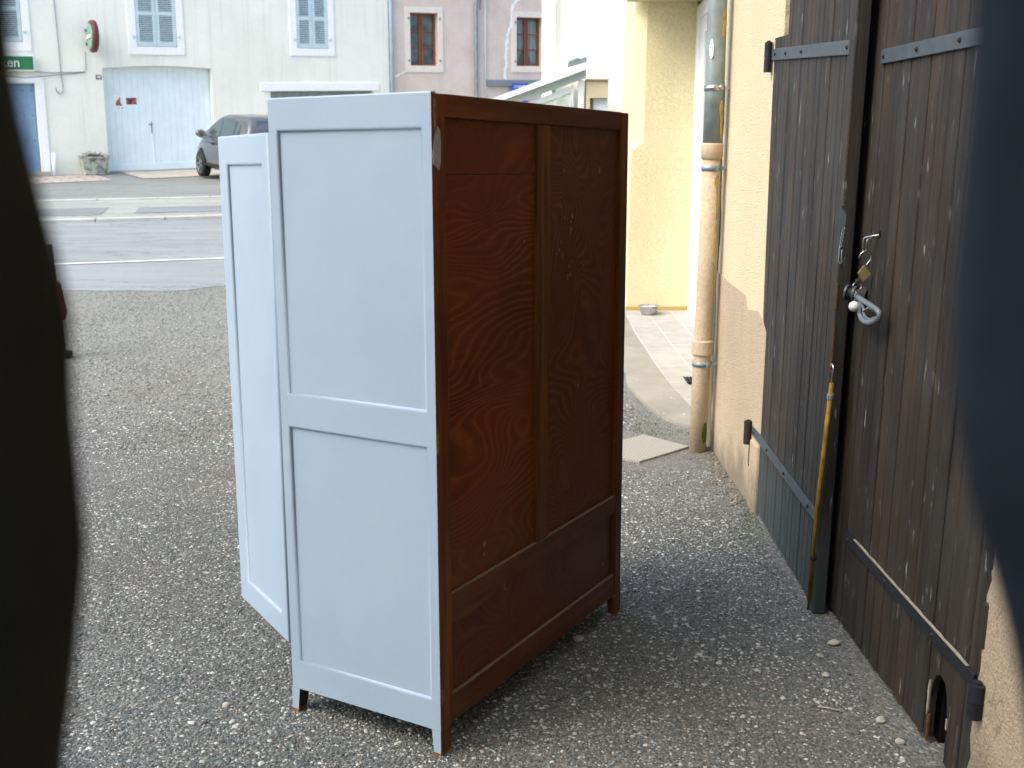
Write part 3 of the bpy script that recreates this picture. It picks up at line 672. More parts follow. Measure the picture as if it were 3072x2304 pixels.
# strap hinges
def strap(pf, s0, s1, t0, t1, w, mat, rivets, kn, flare=0, name='strap_hinge'):
    bm = B()
    pl_ = [(s0, t0-w/2), (s1, t1-w/2), (s1, t1+w/2), (s0, t0+w/2)]
    prism(bm, pl_, lambda s, t: pf(s, .0095, t), lambda s, t: pf(s, .001, t))
    bmesh.ops.bevel(bm, geom=list(bm.edges), offset=.0012, segments=1, affect='EDGES')
    h = obj(name, bm, mat, hs)
    for r_ in rivets:
        t = t0+(t1-t0)*(r_-s0)/(s1-s0); bm = B()
        cyl(bm, pf(r_, .009, t), pf(r_, .0135, t), .0085, .006, 7)
        cyl(bm, pf(r_, .0135, t), pf(r_, .016, t), .005, .004, 4)
        obj('bolt', bm, M['rust'], h)
    s, ta, tb_, rad = kn
    bm = B(); p0, p1 = V3(pf(s, rad*1.25, ta)), V3(pf(s, rad*1.25, tb_)); mid = p0.lerp(p1, .46)
    cyl(bm, p0, mid, rad, n=18); cyl(bm, mid+V3((0, 0, .0015)), p1, rad, n=18); cyl(bm, p1, p1+V3((0, 0, .006)), rad*.5, n=10)
    obj('hinge_knuckle', bm, M['iron_dark'] if mat == M['iron_dark'] or t0 > 1 else M['rust'], h)
    return h
strap(lp, -.135, 1.225, 2.05, 2.018, .047, M['iron'], [.03, .24, .52, 1.17], (-.062, 1.975, 2.10, .017))
strap(lp, -.16, 1.19, .366, .366, .043, M['iron'], [-.01, .30, .66, 1.08], (-.075, .295, .405, .020))
strap(rp, .195, 1.33, 1.985, 2.02, .045, M['iron'], [.225, .50, .80, 1.15], (1.35, 1.95, 2.07, .02))
strap(rp, .222, 1.265, .352, .352, .040, M['iron_dark'], [.25, .62, 1.0], (1.325, .282, .378, .020))
bm = B(); prism(bm, [(.30, .3722), (1.22, .3722)]+[(1.22-.92*i/30, .3728+random.random()*.0042*(1 if i % 5 else .2)) for i in range(31)], lambda s, t: rp(s, .010, t), lambda s, t: rp(s, .002, t)); obj('plaster_crumbs', bm, M['chipped'], hs)
# rusty stain wire under the lower hinge, rendered edge crumbs by near jamb
bm = B(); tube(bm, [lp(-.09, .012, .30), lp(-.087, .014, .24), lp(-.092, .012, .18)], .0022, 6); obj('rusty_wire', bm, M['rust'], hs)
for (t0, t1, a_) in ((.46, .60, 2.50), (.68, .78, 2.495)):
    bm = B(); hbox(bm, a_, a_+.035, WXP-.006, WXP+.02, t0, t1, .01); obj('split_edge_piece', bm, M['plank_r'], hs)

# downpipe
PX, PY = 1.015, 5.90
dp = obj('downpipe_lower', (lambda bm: (cyl(bm, (PX-.005, PY+.01, .0), (PX+.036, PY-.03, 1.70), .066, n=28, cap=False), bm)[1])(B()), M['cream'], hs)
def lerp3(p, q, t): return tuple(p[i]+(q[i]-p[i])*t for i in range(3))
PB, PT = (1.036, 5.928, -.03), (1.052, 5.855, 1.66)
TT = (1.046, 5.80, 3.2); TTT = (1.03, 5.70, 5.8)
pz = lambda z: lerp3(PB, PT, (z+.03)/1.69)
M['pipe_tan'] = plaster('tan_painted_pipe', srgb(188, 172, 148), srgb(178, 160, 134), .001, 3, .35, 60)
M['zincp'] = plain('weathered_zinc_pipe', srgb(142, 156, 158), .5, .5, .25, .22, 7)
bpy.data.objects.remove(dp)
dp = thing('downpipe', 'rainwater downpipe at the yard corner, grey zinc above and tan painted below', 'downpipe')
bm = B(); tube(bm, [PB, pz(.55), pz(1.0), PT], .047, 28); obj('lower_pipe', bm, M['pipe_tan'], dp)
bm = B(); cyl(bm, pz(.575), pz(.645), .058, n=28); cyl(bm, pz(.567), pz(.575), .052, .058, n=28); cyl(bm, pz(.645), pz(.652), .058, .05, n=28); obj('collar', bm, M['pipe_tan'], dp)
bm = B(); tube(bm, [pz(1.615), pz(1.625), pz(1.69), pz(1.70)], [.048, .0575, .0575, .054], 28); obj('collar', bm, M['pipe_tan'], dp)
bm = B(); tube(bm, [pz(1.695), (1.053, 5.84, 2.0), (1.049, 5.822, 2.41), TT, TTT], .050, 28); obj('upper_pipe', bm, M['zincp'], dp)
def clampring(c, r, m):
    bm = B(); c = V3(c); pts = []
    lathe(bm, [(r, -.013), (r+.0045, -.013), (r+.0045, .013), (r, .013)], 28, c)
    box(bm, c.x+r-.004, 1.135, c.y-.012-.01, c.y+.012-.01, c.z-.009, c.z+.009, .003)
    cyl(bm, (c.x-.2*r, c.y-r-.004, c.z), (c.x-.2*r, c.y-r-.013, c.z), .009, .007, 8)
    box(bm, c.x+.018, c.x+.028, c.y-r-.016, c.y-r+.012, c.z-.014, c.z+.014, .002)
    return obj('clamp', bm, m, dp)
clampring(pz(.518), .0480, M['zinc']); clampring(pz(1.572), .0480, M['zinc']); clampring((1.053, 5.843, 1.976), .051, M['steel'])
def blob(c, w, h, m, name, parent, seed, r=.051):     # flake of old render / paint on the curved pipe
    bm = B(); rr = random.Random(seed); n = 18; ring = []
    cv = bm.verts.new((c[0]+(r+.0035)*math.cos(c[3]), c[1]+(r+.0035)*math.sin(c[3]), c[2]))
    o_, i_ = [], []
    for k in range(n):
        t = 2*math.pi*k/n; q = 1+.3*(rr.random()-.5); a = c[3]+w/r*math.cos(t)*q; z = c[2]+h*math.sin(t)*q
        o_.append(bm.verts.new((c[0]+(r+.0028)*math.cos(a), c[1]+(r+.0028)*math.sin(a), z))); i_.append(bm.verts.new((c[0]+(r-.001)*math.cos(a), c[1]+(r-.001)*math.sin(a), z)))
    for k in range(n): bm.faces.new((cv, o_[k], o_[(k+1) % n])); bm.faces.new((o_[k], i_[k], i_[(k+1) % n], o_[(k+1) % n]))
    return obj(name, bm, m, parent)
M['ochre'] = plain('old_ochre_paint', srgb(190, 164, 92), .9, .2, 0, .25, 40, .001)
for i, (z, a, w_, h_) in enumerate([(2.31, -.95, .012, .05), (2.25, -.98, .013, .025), (1.86, -.9, .012, .05), (1.77, -.8, .008, .05), (2.46, -.7, .006, .04), (1.50, -1.0, .012, .035), (1.40, -.85, .006, .10), (1.20, -.8, .005, .12), (1.0, -.8, .006, .08)]):
    c = (1.053, 5.848-.03*(z-1.7), z, a) if z > 1.7 else (*pz(z)[:2], z, a)
    blob(c, w_, h_, M['ochre'], 'paint_patch', dp, i, .050 if z > 1.7 else .047)
blob((1.052, 5.83, 2.165, -2.2), .011, .045, M['trim'], 'paint_patch', dp, 40)
blob((*pz(.16)[:2], .13, -.9), .018, .06, M['moss'], 'damp_patch', dp, 41, .047)

# loose crumbs and moss at the foot of pier and pipe
bm = B(); rr = random.Random(9)
for k in range(420):
    t = rr.random(); x = 1.115-abs(rr.gauss(0, .045)); y = 4.95+t*1.05
    s_ = rr.uniform(.003, .010); mtx = Matrix.Translation((x, y, zg(y)+s_*.3)) @ Matrix.Rotation(rr.random()*6, 4, 'Z') @ Matrix.Diagonal((s_, s_*.8, s_*.6, 1))
    bmesh.ops.create_icosphere(bm, subdivisions=1, radius=1, matrix=mtx)
struct(obj('render_crumbs', bm, plain('grey_tan_rubble', srgb(134, 128, 114), .9, .2, 0, .35, 30)), 'stuff')
bm = B()
for (cx_, cy_, sx_, sy_, n) in ((1.09, 4.85, .05, .16, 420), (1.02, 4.6, .06, .12, 160), (.78, 6.55, .07, .22, 420), (.86, 6.35, .06, .14, 260), (1.0, 6.3, .05, .05, 80)):
    for k in range(n):
        x, y = rr.gauss(cx_, sx_), rr.gauss(cy_, sy_)
        if x > 1.12: continue
        h = rr.uniform(.003, .011); a = rr.random()*6.3; w_ = .0022
        b0 = V3((x, y, zg(y))); d = V3((math.cos(a), math.sin(a), 0)); tip = b0+V3((rr.gauss(0, .008), rr.gauss(0, .008), h))
        bm.faces.new([bm.verts.new(b0-d*w_), bm.verts.new(b0+d*w_), bm.verts.new(tip)])
struct(obj('moss', bm, M['moss']), 'stuff')

# ------------------------------------------------------------------ things on and by the doors
rod = thing('hook_rod', 'thin yellow sleeved rod with a bent wire hook leaning against the far plank door leaf', 'rod')
r0, r1 = seen(2424, 1822, 3.70), seen(2495, 1149, 3.56)
bm = B(); tube(bm, [r0+(r1-r0)*.035, r0.lerp(r1, .5)+V3((-.004, 0, 0)), r1], .0075, 12); obj('sleeve', bm, M['yellow_rod'], rod)
u = (r1-r0).normalized()
bm = B(); tube(bm, [r1-u*.01, r1+u*.03, r1+u*.05+V3((0, -.004, 0)), r1+u*.062+V3((0, .006, 0)), r1+u*.064+V3((0, .018, 0)), r1+u*.056+V3((0, .028, 0)), r1+u*.046+V3((0, .027, 0))], .0036, 8); obj('hook', bm, M['steel'], rod)
bm = B(); tube(bm, [r0-V3((0, 0, .01)), r0+(r1-r0)*.04], [.003, .005], 8); obj('tip', bm, M['rust'], rod)
def tie(p, parent, m):
    bm = B(); a = u.orthogonal().normalized(); b = u.cross(a)
    for dz in (-.006, 0, .006): tube(bm, [p+u*(dz+.001*math.sin(k))+(a*math.cos(k*.7)+b*math.sin(k*.7))*.0095 for k in range(9)], .0022, 6, closed=True)
    tube(bm, [p+a*.009, p+a*.02+u*.006, p+a*.026-u*.004], .002, 6); return obj('wire_tie', bm, m, parent)
tie(r0.lerp(r1, .945), rod, M['zinc']); tie(r0.lerp(r1, .235), rod, M['rust'])

def chain(parent, p0, p1, n, r, wire, m):
    p0, p1 = V3(p0), V3(p1); d = (p1-p0)/n; u_ = d.normalized(); a = u_.orthogonal().normalized(); b = u_.cross(a); bm = B()
    for k in range(n):
        c = p0+d*(k+.5); s_ = a if k % 2 else b; L = d.length*.62
        tube(bm, [c+u_*L*math.cos(t)+s_*r*math.sin(t) for t in [2*math.pi*i/10 for i in range(10)]], wire, 5, closed=True)
    return obj('chain', bm, m, parent)
def zz(x, y, d=3.45): return seen(2400+x*.30146, 550+y*.30146, d)
# loose cover plate and little chain on the far leaf
cp = thing('latch_plate', 'oval grey keyhole cover with a short hanging chain on the far door leaf', 'latch')
YL = 3.50; n = 28
bm = B(); prism(bm, [(424+34*math.cos(2*math.pi*k/n)*(1+.1*math.sin(2*math.pi*k/n)), 325+122*math.sin(2*math.pi*k/n)) for k in range(n)], lambda a, b: zz(a, b, YL), lambda a, b: zz(a, b, YL)+V3((.0015, .0035, 0)))
obj('cover_plate', bm, plain('pale_grey_plate', srgb(104, 116, 122), .5, .5, .2, .15, 30), cp)
bm = B(); cyl(bm, zz(430, 232, YL), zz(430, 232, YL)+V3((-.002, -.006, 0)), .005, n=10); obj('rivet', bm, M['rust'], cp)
chain(cp, zz(436, 440, YL), zz(402, 628, YL), 9, .0045, .0014, M['zinc'])
bm = B(); tube(bm, [zz(x, y, YL) for x, y in ((402, 628), (392, 645), (388, 720), (380, 770), (396, 798), (414, 792), (410, 740), (418, 660))], .0017, 6); obj('pin', bm, M['zinc'], cp)
bm = B(); prism(bm, [(404, 795), (424, 800), (424, 855), (406, 858)], lambda a, b: zz(a, b, YL), lambda a, b: zz(a, b, YL)+V3((0, .003, 0))); obj('tag', bm, M['rust'], cp)
sp = thing('staple_hook', 'bent steel wire staple through the near door leaf above the padlock', 'hook')
bm = B(); hole = V3((RX, seen(2400+712*.30146, 703, 3.41).y, seen(2400+712*.30146, 703, 3.41).z))
for dx, dy in ((-14, -4), (22, 10)):
    tube(bm, [hole+V3((.02, .0, 0)), hole.lerp(zz(655+dx, 548+dy), .35), zz(662+dx, 542+dy), zz(650+dx, 556+dy), zz(646+dx, 580), zz(640+dx*.9, 672)], .0026, 8)
tube(bm, [zz(628, 668), zz(640, 684), zz(660, 684)], .0026, 8)
obj('wire', bm, M['steel'], sp)
bm = B(); cyl(bm, hole+V3((-.0012, 0, 0)), hole+V3((.004, 0, 0)), .012, n=14); obj('hole', bm, M['dark_void'], sp)
pk = thing('padlock', 'open brass padlock hanging from the wire staple on the near door leaf', 'padlock')
bm = B(); q = [(636, 812), (570, 894), (624, 982), (704, 902)]
prism(bm, q, lambda a, b: zz(a, b)+V3((0, -.007, 0)), lambda a, b: zz(a, b)+V3((.002, .008, 0))); bmesh.ops.bevel(bm, geom=list(bm.edges), offset=.0016, segments=2, affect='EDGES'); obj('body', bm, M['brass'], pk)
bm = B(); tube(bm, [zz(x, y) for x, y in ((652, 835), (668, 805), (700, 765), (710, 735), (706, 706), (688, 686), (658, 676), (628, 684), (606, 704), (582, 746))], .0028, 12); obj('shackle', bm, M['steel'], pk)
kb = thing('key_ring', 'key with steel ring and white ball fob hanging from the brass padlock', 'keys')
kc = zz(583, 973)
bm = B(); cyl(bm, kc+V3((0, -.001, 0)), kc+V3((0, .001, 0)), .0095, n=20); prism(bm, [(578, 945), (600, 940), (620, 905), (612, 898)], lambda a, b: zz(a, b)+V3((0, -.001, 0)), lambda a, b: zz(a, b)+V3((0, .001, 0))); obj('key', bm, M['steel'], kb)
bm = B(); cyl(bm, kc+V3((0, -.0016, -.003)), kc+V3((0, -.0008, -.003)), .003, n=10); obj('key_hole', bm, M['dark_void'], kb)
rc = zz(568, 1025)
bm = B(); tube(bm, [rc+V3((.0135*math.cos(t), .003*math.sin(t), .0115*math.sin(t))) for t in [2*math.pi*i/28 for i in range(28)]], .0013, 6, closed=True); obj('ring', bm, M['steel'], kb)
bc = zz(540, 1225)
chain(kb, zz(558, 1062), zz(547, 1165), 8, .0026, .001, M['steel'])
bm = B(); bmesh.ops.create_uvsphere(bm, u_segments=28, v_segments=18, radius=.0174, matrix=Matrix.Translation(bc)); obj('ball', bm, M['white_ball'], kb, True)
bm = B(); cyl(bm, bc+V3((0, 0, .0168)), bc+V3((0, 0, .0195)), .004, n=10); obj('cap', bm, M['steel'], kb)
rl = thing('door_handle', 'dark round plastic knob with a grey loop shaped lever on the near door leaf', 'handle')
hx, hy, hz = zz(470, 1085, 3.56); c1_ = V3((hx, hy, hz)); c0 = V3((RX+.01, 3.515, 1.158)); ax = (c1_-c0).normalized(); LN = (c1_-c0).length
bm = B(); cyl(bm, c0, c1_, .019, n=24); cyl(bm, c0, c0+ax*.03, .034, .028, n=28); obj('stem', bm, M['rubber'], rl)
for q_ in (LN-.004, LN-.030):
    bm = B(); cyl(bm, c0+ax*q_, c0+ax*(q_+.007), .027, n=30); bmesh.ops.bevel(bm, geom=[e for e in bm.edges if len(e.link_faces) == 2 and e.calc_face_angle() > 1], offset=.0015, segments=1, affect='EDGES'); obj('disc', bm, M['iron'], rl)
M['grey_pl'] = plain('dark_grey_plastic', srgb(104, 114, 120), .4, .5, 0, .08, 30)
def hz_(x, y): q = seen(2400+x*.30146, 550+y*.30146, 3.4); d = q-V3((0, 0, 1.562)); return V3((0, 0, 1.562))+d*(1.098/d.x)
bm = B()
tube(bm, [hz_(x, y) for x, y in ((555, 1115), (600, 1150), (680, 1200), (760, 1252), (792, 1290), (788, 1330), (755, 1368), (700, 1388), (650, 1380), (612, 1345), (596, 1300), (604, 1250), (612, 1200), (600, 1160))], [.008, .009, .0085, .0085, .009, .0085, .009, .0095, .0095, .009, .0085, .008, .008, .008], 12)
tube(bm, [hz_(x, y) for x, y in ((618, 1205), (634, 1240), (634, 1290), (648, 1330), (680, 1352), (712, 1356), (742, 1336))], .0045, 10)
tube(bm, [hz_(x, y) for x, y in ((634, 1275), (650, 1258), (680, 1240), (700, 1245), (748, 1272))], .004, 10)
obj('loop_lever', bm, M['grey_pl'], rl)

# ------------------------------------------------------------------ pier and white door beyond the downpipe
pr_ = thing('yellow_annex', 'pale yellow rendered annex with chamfered corner pier behind the downpipe', 'building')
def YP(x, y, z): return (x+.010*(z-.3) if x < 1.4 else x, y-.02*z, z)
bm = B(); prism(bm, [(1.056, 9.98), (1.62, 9.98), (1.62, 10.9), (1.056, 10.9)], lambda x, y: YP(x, y, .15), lambda x, y: YP(x, y, 1.73)); 
prism(bm, [(1.158, 9.98), (1.62, 9.98), (1.62, 10.9), (1.056, 10.9), (1.056, 10.08)], lambda x, y: YP(x, y, 1.80), lambda x, y: YP(x, y, 6.0))
a = [bm.verts.new(YP(*p, 1.73)) for p in ((1.056, 9.98), (1.62, 9.98), (1.62, 10.9), (1.056, 10.9), (1.056, 9.99))]
lo_ = [(1.056, 9.981, 1.73), (1.158, 9.98, 1.73), (1.62, 9.98, 1.73), (1.62, 10.9, 1.73), (1.056, 10.9, 1.73), (1.056, 9.982, 1.73)]
hi_ = [(1.1575, 9.98, 1.80), (1.158, 9.98, 1.80), (1.62, 9.98, 1.80), (1.62, 10.9, 1.80), (1.056, 10.9, 1.80), (1.056, 10.08, 1.80)]
lv = [bm.verts.new(YP(*p)) for p in lo_]; hv = [bm.verts.new(YP(*p)) for p in hi_]
for i in range(6): bm.faces.new((lv[i], lv[(i+1) % 6], hv[(i+1) % 6], hv[i]))
bm.verts.ensure_lookup_table()
obj('pier', bm, M['yellow'], pr_)
bm = B(); box(bm, 1.045, 1.615, 9.962, 9.982, .15, .335, .008); obj('pier_foot', bm, plaster('mustard_foot', srgb(180, 160, 100), srgb(166, 146, 90), .006, 3), pr_)
bm = B(); box(bm, 1.64, 3.2, 6.7, 11, .1, .20); box(bm, 1.645, 2.2, 6.2, 8.35, .1, 6.0); box(bm, 1.645, 2.2, 8.35, 9.98, 2.96, 6.0); box(bm, 1.70, 3.2, 9.99, 10.9, .15, 6.0); box(bm, 3.2, 3.5, 5.5, 10.9, 0, 6); obj('wall', bm, M['yellow'], pr_)
bm = B(); box(bm, 1.0, 1.66, 9.3, 9.95, 2.995, 3.25, .01); obj('soffit_beam', bm, M['yellow'], pr_)
dr_ = bpy.data.objects.new('door', None); COL.objects.link(dr_); dr_.parent = pr_; dr_['label'] = 'white glazed door seen edge on'
bm = B(); box(bm, 1.612, 1.70, 9.80, 9.965, .225, 2.955, .004); box(bm, 1.612, 1.70, 8.35, 8.46, .19, 2.955, .004); box(bm, 1.612, 1.70, 8.46, 9.80, 2.84, 2.955, .004); obj('frame', bm, M['white_pl'], dr_)
bm = B(); box(bm, 1.628, 1.69, 9.60, 9.798, .235, 2.838, .004); box(bm, 1.628, 1.69, 8.462, 8.60, .22, 2.838, .004); box(bm, 1.628, 1.69, 8.601, 9.599, .235, .42, .004); box(bm, 1.628, 1.69, 8.601, 9.599, 2.7, 2.838, .004); obj('sash', bm, M['white_pl'], dr_)
bm = B(); box(bm, 1.655, 1.665, 8.6, 9.6, .42, 2.7); obj('pane', bm, M['glass'], dr_)
bm = B(); box(bm, 1.570, 1.64, 8.3, 9.96, .17, .235, .006); obj('sill', bm, M['trim'], dr_)

bw = thing('bowl', 'shiny steel pet bowl on the terrace tiles at the foot of the yellow pier', 'bowl', (1.235, 9.80, zg(9.8)+.022))
bm = B(); lathe(bm, [(.0, .004), (.058, .004), (.066, .0), (.070, .006), (.082, .045), (.090, .070), (.100, .074), (.101, .078), (.090, .078), (.080, .050), (.064, .012), (.0, .010)], 40); obj('shell', bm, M['steel'], bw)
gt = thing('floor_grate', 'small dark drain grate let into the terrace tiles behind the downpipe', 'drain', (1.29, 7.50, zg(7.50)+.023), 0)
bm = B(); box(bm, -.075, .075, -.11, .11, .0, .006); obj('tray', bm, M['dark_void'], gt)
bm = B()
for k in range(7): box(bm, -.075+k*.0235, -.066+k*.0235, -.11, .11, .006, .011)
obj('bars', bm, M['iron_dark'], gt)
pl_ = [(.44, 5.86), (.685, 5.690), (1.0, 5.985), (.775, 6.235), (.60, 6.10)]
bm = B(); prism(bm, [(.40, 5.93), (.685, 5.690), (1.0, 5.985), (.775, 6.235)], lambda x, y: (x, y, zg(y)+.012), lambda x, y: (x, y, zg(y)-.02))
tag(obj('drain_cover', bm, M['checker']), 'square chequered steel manhole cover set in gravel beside the downpipe foot', 'manhole cover')
for i, (x, y, s_, lab) in enumerate([(-.142, 2.62, .017, 'smooth pale pebble in front of the near wardrobe foot'), (.225, 3.46, .015, 'pale pebble on the gravel to the right of the wardrobe bottom rail'), (1.075, 3.42, .016, 'angular pale stone beside the foot of the near door leaf, farthest of its group'),
        (.985, 3.19, .011, 'small pale pebble a hand away from the near door leaf'), (1.06, 2.90, .013, 'pale stone against the near door leaf by the cat hole'), (1.075, 2.78, .011, 'rounded grey stone lying in front of the cat hole'), (.30, 4.1, .012, 'whitish pebble midway between wardrobe foot and plank doors'), (-.85, 3.0, .011, 'light pebble on the gravel left of the wardrobe')]):
    bm = B(); bmesh.ops.create_icosphere(bm, subdivisions=3, radius=1)
    rr2 = random.Random(i)
    ph = [rr2.random()*6 for _ in range(6)]
    for v_ in bm.verts:
        q = 1+.12*math.sin(3*v_.co.x+ph[0])+.1*math.sin(4*v_.co.y+ph[1])+.08*math.sin(5*v_.co.z+ph[2]); v_.co = v_.co*q; v_.co.x *= s_*1.25; v_.co.y *= s_; v_.co.z *= s_*.6
    o = obj('stone', bm, M['stone_pale'], None, True, (x, y, zg(y)+s_*.42)); o.rotation_euler = (0, 0, ph[3]); tag(o, lab, 'stone', 'loose pale stones on the gravel')
bm = B(); tube(bm, [(.90, 2.975, .009), (.93, 2.962, .011), (.968, 2.946, .008)], .0022, 6); tag(obj('twig', bm, M['stone_pale']), 'thin whitish stick lying on the gravel in front of the near door leaf', 'twig')

# ------------------------------------------------------------------ street facades
def F(s, z, n=0.0): x, y = fx(s, n); return (x, y, z+.04*s)
def wall_holes(bm, S0, S1, Z0, Z1, holes, dep, n0=0.0):
    xs = sorted({S0, S1, *[h[0] for h in holes], *[h[1] for h in holes]}); zs = sorted({Z0, Z1, *[h[2] for h in holes], *[h[3] for h in holes]})
    for a, b in zip(xs, xs[1:]):
        for c, d in zip(zs, zs[1:]):
            if any(a >= h[0]-1e-6 and b <= h[1]+1e-6 and c >= h[2]-1e-6 and d <= h[3]+1e-6 for h in holes): continue
            bm.faces.new([bm.verts.new(F(s, z, n0)) for s, z in ((a, c), (b, c), (b, d), (a, d))])
    for a, b, c, d in holes:
        o_ = [bm.verts.new(F(s, z, n0)) for s, z in ((a, c), (b, c), (b, d), (a, d))]; i_ = [bm.verts.new(F(s, z, n0-dep)) for s, z in ((a, c), (b, c), (b, d), (a, d))]
        for k in range(4): bm.faces.new((o_[k], o_[(k+1) % 4], i_[(k+1) % 4], i_[k]))
    # sides, top and back so the wall is a solid block
    o_ = [bm.verts.new(F(s, z, n0)) for s, z in ((S0, Z0), (S1, Z0), (S1, Z1), (S0, Z1))]; i_ = [bm.verts.new(F(s, z, n0-6)) for s, z in ((S0, Z0), (S1, Z0), (S1, Z1), (S0, Z1))]
    for k in range(4): bm.faces.new((o_[k], o_[(k+1) % 4], i_[(k+1) % 4], i_[k]))
    bm.faces.new(i_)
def fbox(bm, s0, s1, z0, z1, n0, n1, bev=0): return box(bm, s0, s1, z0, z1, n0, n1, bev, F, 1)
def surround(bm, S0, S1, Z0, Z1, s0, s1, z0, z1, n0, n1):
    fbox(bm, S0, s0, Z0, Z1, n0, n1); fbox(bm, s1, S1, Z0, Z1, n0, n1); fbox(bm, s0, s1, Z0, z0, n0, n1); fbox(bm, s0, s1, z1, Z1, n0, n1)
# --- pale green-grey house
h1 = thing('pale_house', 'pale grey-green house across the street with blue shutters and a wide blue gate', 'house')
SA1, SA2 = (1.105, 2.045, 4.375, 6.05), (5.055, 5.900, 4.392, 6.05)
W0 = (-2.35, -1.365, 4.43, 6.05)
GATE = (.29, 2.84, 1.50, 3.945); DOOR = (-2.15, -1.19, 1.60, 3.545); GAR = (4.31, 7.15, 1.9, 3.345)
bm = B(); wall_holes(bm, -14, 7.62, .8, 8.6, [SA1, SA2, W0, GATE, DOOR, GAR], .28); obj('wall', bm, M['pale'], h1)
arc = [(.29+2.55*i/16, 3.89+.055*math.sin(math.pi*i/16)) for i in range(17)]
bm = B(); prism(bm, arc+[(2.84, 3.944), (1.7, 3.9445), (.29, 3.944)], lambda s, z: F(s, z, -.001), lambda s, z: F(s, z, -.27)); obj('gate_arch', bm, M['pale'], h1)
bm = B(); prism(bm, [(0, 8.5), (-3.2, 10.2), (-6.3, 8.5)], lambda n, z: F(-14.2, z, n+.35), lambda n, z: F(7.6, z, n+.35)); obj('roof', bm, plain('brown_tile_roof', srgb(128, 84, 66), .9, .2, 0, .2, 4), h1)
def shutters(parent, s0, s1, z0, z1, rail, sn='shutter'):
    bm = B(); surround(bm, s0-.18, s1+.165, z0-.18, z1+.2, s0, s1, z0, z1, -.01, .028); obj('window_surround', bm, M['trim'], parent)
    mid = (s0+s1)/2
    for a, b in ((s0+.008, mid-.004), (mid+.004, s1-.008)):
        bm = B(); w_ = .075
        fbox(bm, a, a+w_, z0+.01, z1-.01, -.02, .022, .004); fbox(bm, b-w_, b, z0+.01, z1-.01, -.02, .022, .004)
        zr = [z0+.01, z0+.11, rail[0], rail[1], z1-.11, z1-.01]
        for q in (0, 2, 4): fbox(bm, a+w_, b-w_, zr[q], zr[q+1], -.019, .021)
        sh = obj(sn, bm, M['shut'], parent)
        bm = B()
        for lo_, hi_ in ((zr[1], zr[2]), (zr[3], zr[4])):
            n = max(3, int((hi_-lo_)/.042)); p_ = (hi_-lo_)/n
            for k in range(n):
                z = lo_+p_*(k+.15)
                vs = [(z, .018), (z+.005, .020), (z+p_*.78, -.012), (z+p_*.70, -.016)]
                prism(bm, [(q_[1], q_[0]) for q_ in vs], lambda n_, z_: F(a+w_-.002, z_, n_), lambda n_, z_: F(b-w_+.002, z_, n_))
        obj('louvres', bm, M['shut'], sh)
        bm = B(); fbox(bm, a+w_-.002, b-w_+.002, zr[1], zr[4], -.026, -.021); obj('backing', bm, M['dark_void'], sh)
    for z in (z0+.22, z1-.3):
        for s_, d in ((s0, -1), (s1, 1)):
            bm = B(); fbox(bm, min(s_, s_+d*.09), max(s_, s_+d*.09), z-.012, z+.012, .029, .045); fbox(bm, s_+d*.07-.012, s_+d*.07+.012, z-.045, z+.045, .029, .05); obj('shutter_hook', bm, M['shut'], parent)
for a_ in ((*SA1, (5.085, 5.165)), (*SA2, (5.08, 5.165)), (*W0, (5.1, 5.18))): shutters(h1, a_[0], a_[1], a_[2], a_[3], a_[4])
# blue boarded gate in two leaves
def fboards(parent, name, s0, s1, z0, z1, n, k, m, zf=None):
    bm = B(); w_ = (s1-s0)/k
    for i in range(k):
        fbox(bm, s0+i*w_+.0015, s0+(i+1)*w_-.0015, z0, z1, n-.03, n+.0, .003)
    fbox(bm, s0+.01, s1-.01, z0+.01, z1-.01, n-.034, n-.012)
    return obj(name, bm, m, parent)
gl = fboards(h1, 'gate_leaf', .285, 1.395, 1.53, 3.95, -.22, 8, M['gate_blue']); gr = fboards(h1, 'gate_leaf', 1.405, 2.835, 1.53, 3.95, -.22, 10, M['gate_blue'])
bm = B(); fbox(bm, 1.38, 1.42, 1.53, 3.95, -.222, -.205, .003); obj('meeting_strip', bm, M['gate_blue'], gr)
bm = B(); fbox(bm, .285, 1.38, 1.535, 1.70, -.221, -.205, .003); fbox(bm, 1.42, 2.83, 1.535, 1.70, -.221, -.205, .003); obj('kick_board', bm, M['gate_blue'], gr)
bm = B(); fbox(bm, 1.372, 1.388, 2.40, 2.68, -.205, -.195, .003); tube(bm, [F(1.38, 2.60, -.19), F(1.38, 2.60, -.14), F(1.30, 2.605, -.135)], .012, 8); obj('handle', bm, M['iron_dark'], gl)
bm = B(); fbox(bm, .29, 2.84, 1.48, 1.525, -.25, .03, .004); obj('threshold', bm, M['concrete'], h1)
# narrow blue door at far left with white jambs
bm = B(); fbox(bm, -1.188, -1.0, 1.56, 3.56, -.02, .03, .004); fbox(bm, -2.35, -2.152, 1.56, 3.56, -.02, .03, .004); fbox(bm, -2.35, -1.0, 3.562, 3.68, -.02, .03, .004); obj('door_surround', bm, M['trim'], h1)
db = fboards(h1, 'door', -2.14, -1.20, 1.60, 3.54, -.12, 6, M['blue_paint_dark'])
for s_ in (-1.95, -1.62, -1.45, -1.27):
    for z in (3.40, 2.85, 2.30): bm = B(); cyl(bm, F(s_, z, -.12), F(s_, z, -.105), .014, n=8); obj('stud', bm, M['iron_dark'], db)
bm = B(); fbox(bm, -2.4, -.98, 1.50, 1.60, -.1, .16, .01); obj('door_step', bm, M['concrete'], h1)
